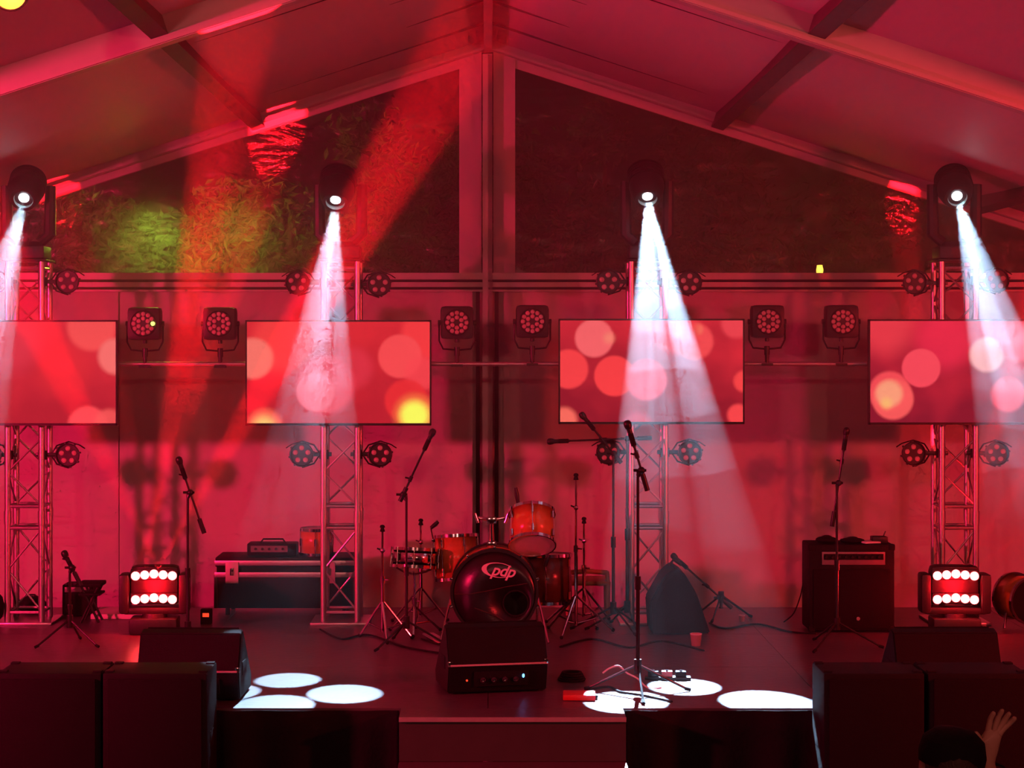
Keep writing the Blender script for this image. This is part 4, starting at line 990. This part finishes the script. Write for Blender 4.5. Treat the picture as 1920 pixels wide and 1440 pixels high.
sp1 = va((0, 0.0, s_ * 0.62), 0.13, pel); sp2 = va((0, 0.01, s_ * 0.73), (0.16, 0.12), sp1); nk0 = va((0, 0.0, s_ * 0.83), 0.075, sp2); nk = va((0, -0.01, s_ * 0.865), 0.055, nk0)
h1 = va((0, -0.02, s_ * 0.90), (0.07, 0.085), nk); h2 = va((0, -0.01, s_ * 0.945), (0.078, 0.095), h1); h3 = va((0, 0, s_ * 0.985), (0.06, 0.07), h2)
for sg in (-1, 1):
    sh = va((sg * 0.17, 0, s_ * 0.80), 0.065, sp2)
    if sg < 0:
        el = va((-0.23, -0.02, s_ * 0.63), 0.045, sh); wr = va((-0.22, 0.10, s_ * 0.50), 0.03, el); va((-0.21, 0.16, s_ * 0.46), 0.035, wr)
    else:
        hand = P(1866, 1396, PD) - pc
        el = va((0.27, 0.06, s_ * 0.72), 0.045, sh); wr = va((hand.x - 0.02, 0.05, hand.z - 0.07), 0.03, el)
        pm_ = va((hand.x, 0.05, hand.z), (0.04, 0.022), wr)
        fx = [(-0.012, 0.072), (0.012, 0.082), (0.032, 0.07), (0.048, 0.052)]
        for k, (dx, L) in enumerate(fx):
            f0 = va((hand.x + dx * 0.7, 0.05, hand.z + 0.035), 0.0115, pm_); f1 = va((hand.x + dx * 1.1 + 0.01, 0.045, hand.z + 0.035 + L * 0.55), 0.0095, f0); va((hand.x + dx * 1.15 + 0.02, 0.03, hand.z + 0.035 + L * 0.9), 0.008, f1)
        t0 = va((hand.x - 0.035, 0.04, hand.z + 0.0), 0.012, pm_); va((hand.x - 0.058, 0.03, hand.z + 0.035), 0.0095, t0)
    hp = va((sg * 0.09, 0, s_ * 0.47), 0.095, pel); kn = va((sg * 0.10, 0.01, s_ * 0.27), 0.06, hp); an = va((sg * 0.10, -0.02, 0.07), 0.042, kn); va((sg * 0.11, 0.12, 0.035), 0.038, an)
skin_mesh('body', V, E, Rr, 'skin', person)
jv = [(0, 0, s_ * 0.50), (0, 0, s_ * 0.62), (0, 0.01, s_ * 0.735), (0, 0, s_ * 0.835)]; je = [(0, 1), (1, 2), (2, 3)]; jr = [0.165, 0.155, (0.18, 0.14), 0.085]
for sg in (-1, 1):
    k = len(jv); jv.append((sg * 0.18, 0, s_ * 0.80)); jr.append(0.078); je.append((2, k))
    if sg < 0: jv += [(-0.23, -0.02, s_ * 0.63), (-0.22, 0.09, s_ * 0.515)]; jr += [0.056, 0.042]
    else: jv += [(0.27, 0.06, s_ * 0.72), (hand.x - 0.025, 0.05, hand.z - 0.10)]; jr += [0.058, 0.042]
    je += [(k, k + 1), (k + 1, k + 2)]
skin_mesh('jacket', jv, je, jr, 'cloth', person)
tv = [(0, 0, s_ * 0.52)]; te = []; tr_ = [0.155]
for sg in (-1, 1):
    k = len(tv); tv += [(sg * 0.09, 0, s_ * 0.46), (sg * 0.10, 0.01, s_ * 0.27), (sg * 0.10, -0.02, 0.09)]; tr_ += [0.11, 0.075, 0.062]; te += [(0, k), (k, k + 1), (k + 1, k + 2)]
skin_mesh('trousers', tv, te, tr_, 'cap', person)
b = B(); b.ball((0, -0.015, s_ * 0.935), 0.1, 18, (0.90, 1.08, 0.85)); hair = b.done('hair', 'hair', person)
b = B(); b.lathe([(0.105, 0), (0.108, 0.03), (0.098, 0.075), (0.065, 0.105), (0, 0.115)], (0, -0.005, s_ - 0.115), (0.10, -0.05, 1), 26); cp = b.done('cap', 'cap', person)
b = B(); b.prism([(0.05, 0.07, s_ - 0.11), (0.12, 0.03, s_ - 0.115), (0.19, 0.06, s_ - 0.15), (0.20, 0.12, s_ - 0.16), (0.14, 0.15, s_ - 0.14), (0.04, 0.11, s_ - 0.112)], (0, 0, 0.008)); b.done('cap_brim', 'cap', cp)
for s in (-1, 1):
    b = B(); b.ball((s * 0.088, 0.0, s_ * 0.925), 0.03, 10, (0.5, 0.8, 1.2)); b.done('ear', 'skin', person)

# ------------------------------------------------------------------ outside the tent: shrubs, trees, a lantern
def leafy(px, top_py, d, rx, rzv, n, label, name='tree', seed=0, group='trees behind the tent'):
    rnd = random.Random(seed); base = P(px, 0, d); base.z = 0.0
    t = thing(name, label, 'tree', base, group=group); top = P(px, top_py, d).z
    b = B(); b.path([(0, 0, 0), (0.05, 0, top * 0.3), (-0.05, 0.05, top * 0.6), (0.03, 0, top * 0.85)], [0.12, 0.09, 0.06, 0.02], 8); tk = b.done('trunk', 'bark', t)
    bm = bmesh.new()
    cl = [(Vector((rnd.uniform(-rx, rx) * 0.75, rnd.uniform(-0.5, 0.5), top - rzv + rnd.uniform(-rzv, rzv) * 0.7)), rnd.uniform(0.35, 0.7)) for _ in range(16)]
    for _ in range(n):
        c, r = rnd.choice(cl)
        v = Vector((rnd.gauss(0, 1), rnd.gauss(0, 1), rnd.gauss(0, 1))).normalized() * r * rnd.uniform(0.5, 1)
        p = c + v; q = Quaternion((rnd.gauss(0, 1), rnd.gauss(0, 1), rnd.gauss(0, 1), rnd.gauss(0, 1))).normalized(); L = rnd.uniform(0.03, 0.075)
        vs_ = [bm.verts.new(p + q @ Vector(u)) for u in ((-L, 0, 0), (0, L * 0.35, 0.01), (L, 0, 0), (0, -L * 0.35, 0.01))]
        bm.faces.new(vs_)
    me = bpy.data.meshes.new('foliage'); bm.to_mesh(me); bm.free(); me.materials.append(M['leaf'])
    o = link('foliage', me, t); o['kind'] = 'stuff'
    return t
leafy(330, 330, 18.4, 1.5, 1.2, 14000, 'leafy tree lit yellow green behind the left window', seed=1)
leafy(540, 250, 18.7, 1.5, 1.6, 12000, 'tree behind the middle of the left window', seed=2)
leafy(780, 160, 20.0, 1.4, 1.8, 4000, 'dark tree behind the left window next to the tent post', seed=3)
leafy(1130, 160, 20.0, 1.6, 1.8, 4000, 'dark tree behind the right window next to the tent post', seed=4)
leafy(1500, 300, 20.5, 1.8, 1.4, 4000, 'dark tree behind the right window above the lantern', seed=5)
ln = thing('lantern', 'small lit yellow lantern seen through the right window', 'lamp', P(1537, 507, 17.6))
b = B(); b.lathe([(0.025, -0.055), (0.034, 0.0), (0.026, 0.05), (0, 0.055)], seg=14); b.done('glass', 'lantern', ln)
b = B(); b.lathe([(0, 0.09), (0.045, 0.055), (0.045, 0.05), (0, 0.05)], seg=14); b.done('cap', 'stand', ln)
b = B(); b.tube((0, 0, -0.055), (0, 0, -ln.location.z), 0.025); b.done('post', 'stand', ln)
lamp('lantern_light', 'POINT', P(1537, 507, 17.6) + Vector((0, -0.08, 0)), 4, (1.0, 0.7, 0.1), size=0.04)
# garden flood behind the gable beam; floating spots added to light film and tree
gp = Vector((P(305, 0, 16.9).x, 16.86, 0)); gh = P(0, 545, 16.9).z
gf = thing('garden_flood', 'garden lamp behind the tent wall glowing yellow green through the left window', 'lamp', gp)
b = B(); b.tube((0, 0, 0), (0, 0, gh - 0.10), 0.03); b.done('post', 'stand', gf)
b = B(); b.box((0, 0, gh - 0.05), (0.18, 0.10, 0.10), bev=0.01); b.done('housing', 'stand', gf)
b = B(); b.box((0, 0, gh + 0.006), (0.15, 0.08, 0.01), bev=0.003); b.done('glass', emit('garden_lamp_glass', (0.62, 1.0, 0.10), 1.5), gf)
for dx, py_, pw_ in ((0.0, 415, 30), (0.75, 410, 11)):
    gl0 = gp + Vector((dx, 0, P(0, py_, 16.86).z))
    lamp('garden_flood_light', 'SPOT', gl0, pw_, (0.62, 1.0, 0.10), gl0 + Vector((0, -1, -0.5)), 96, 0.9, 0.10)
    lamp('garden_tree_light', 'SPOT', gl0, 60 + pw_, (0.8, 0.9, 0.12), gl0 + Vector((0, 1, 0.15)), 130, 0.9, 0.10)
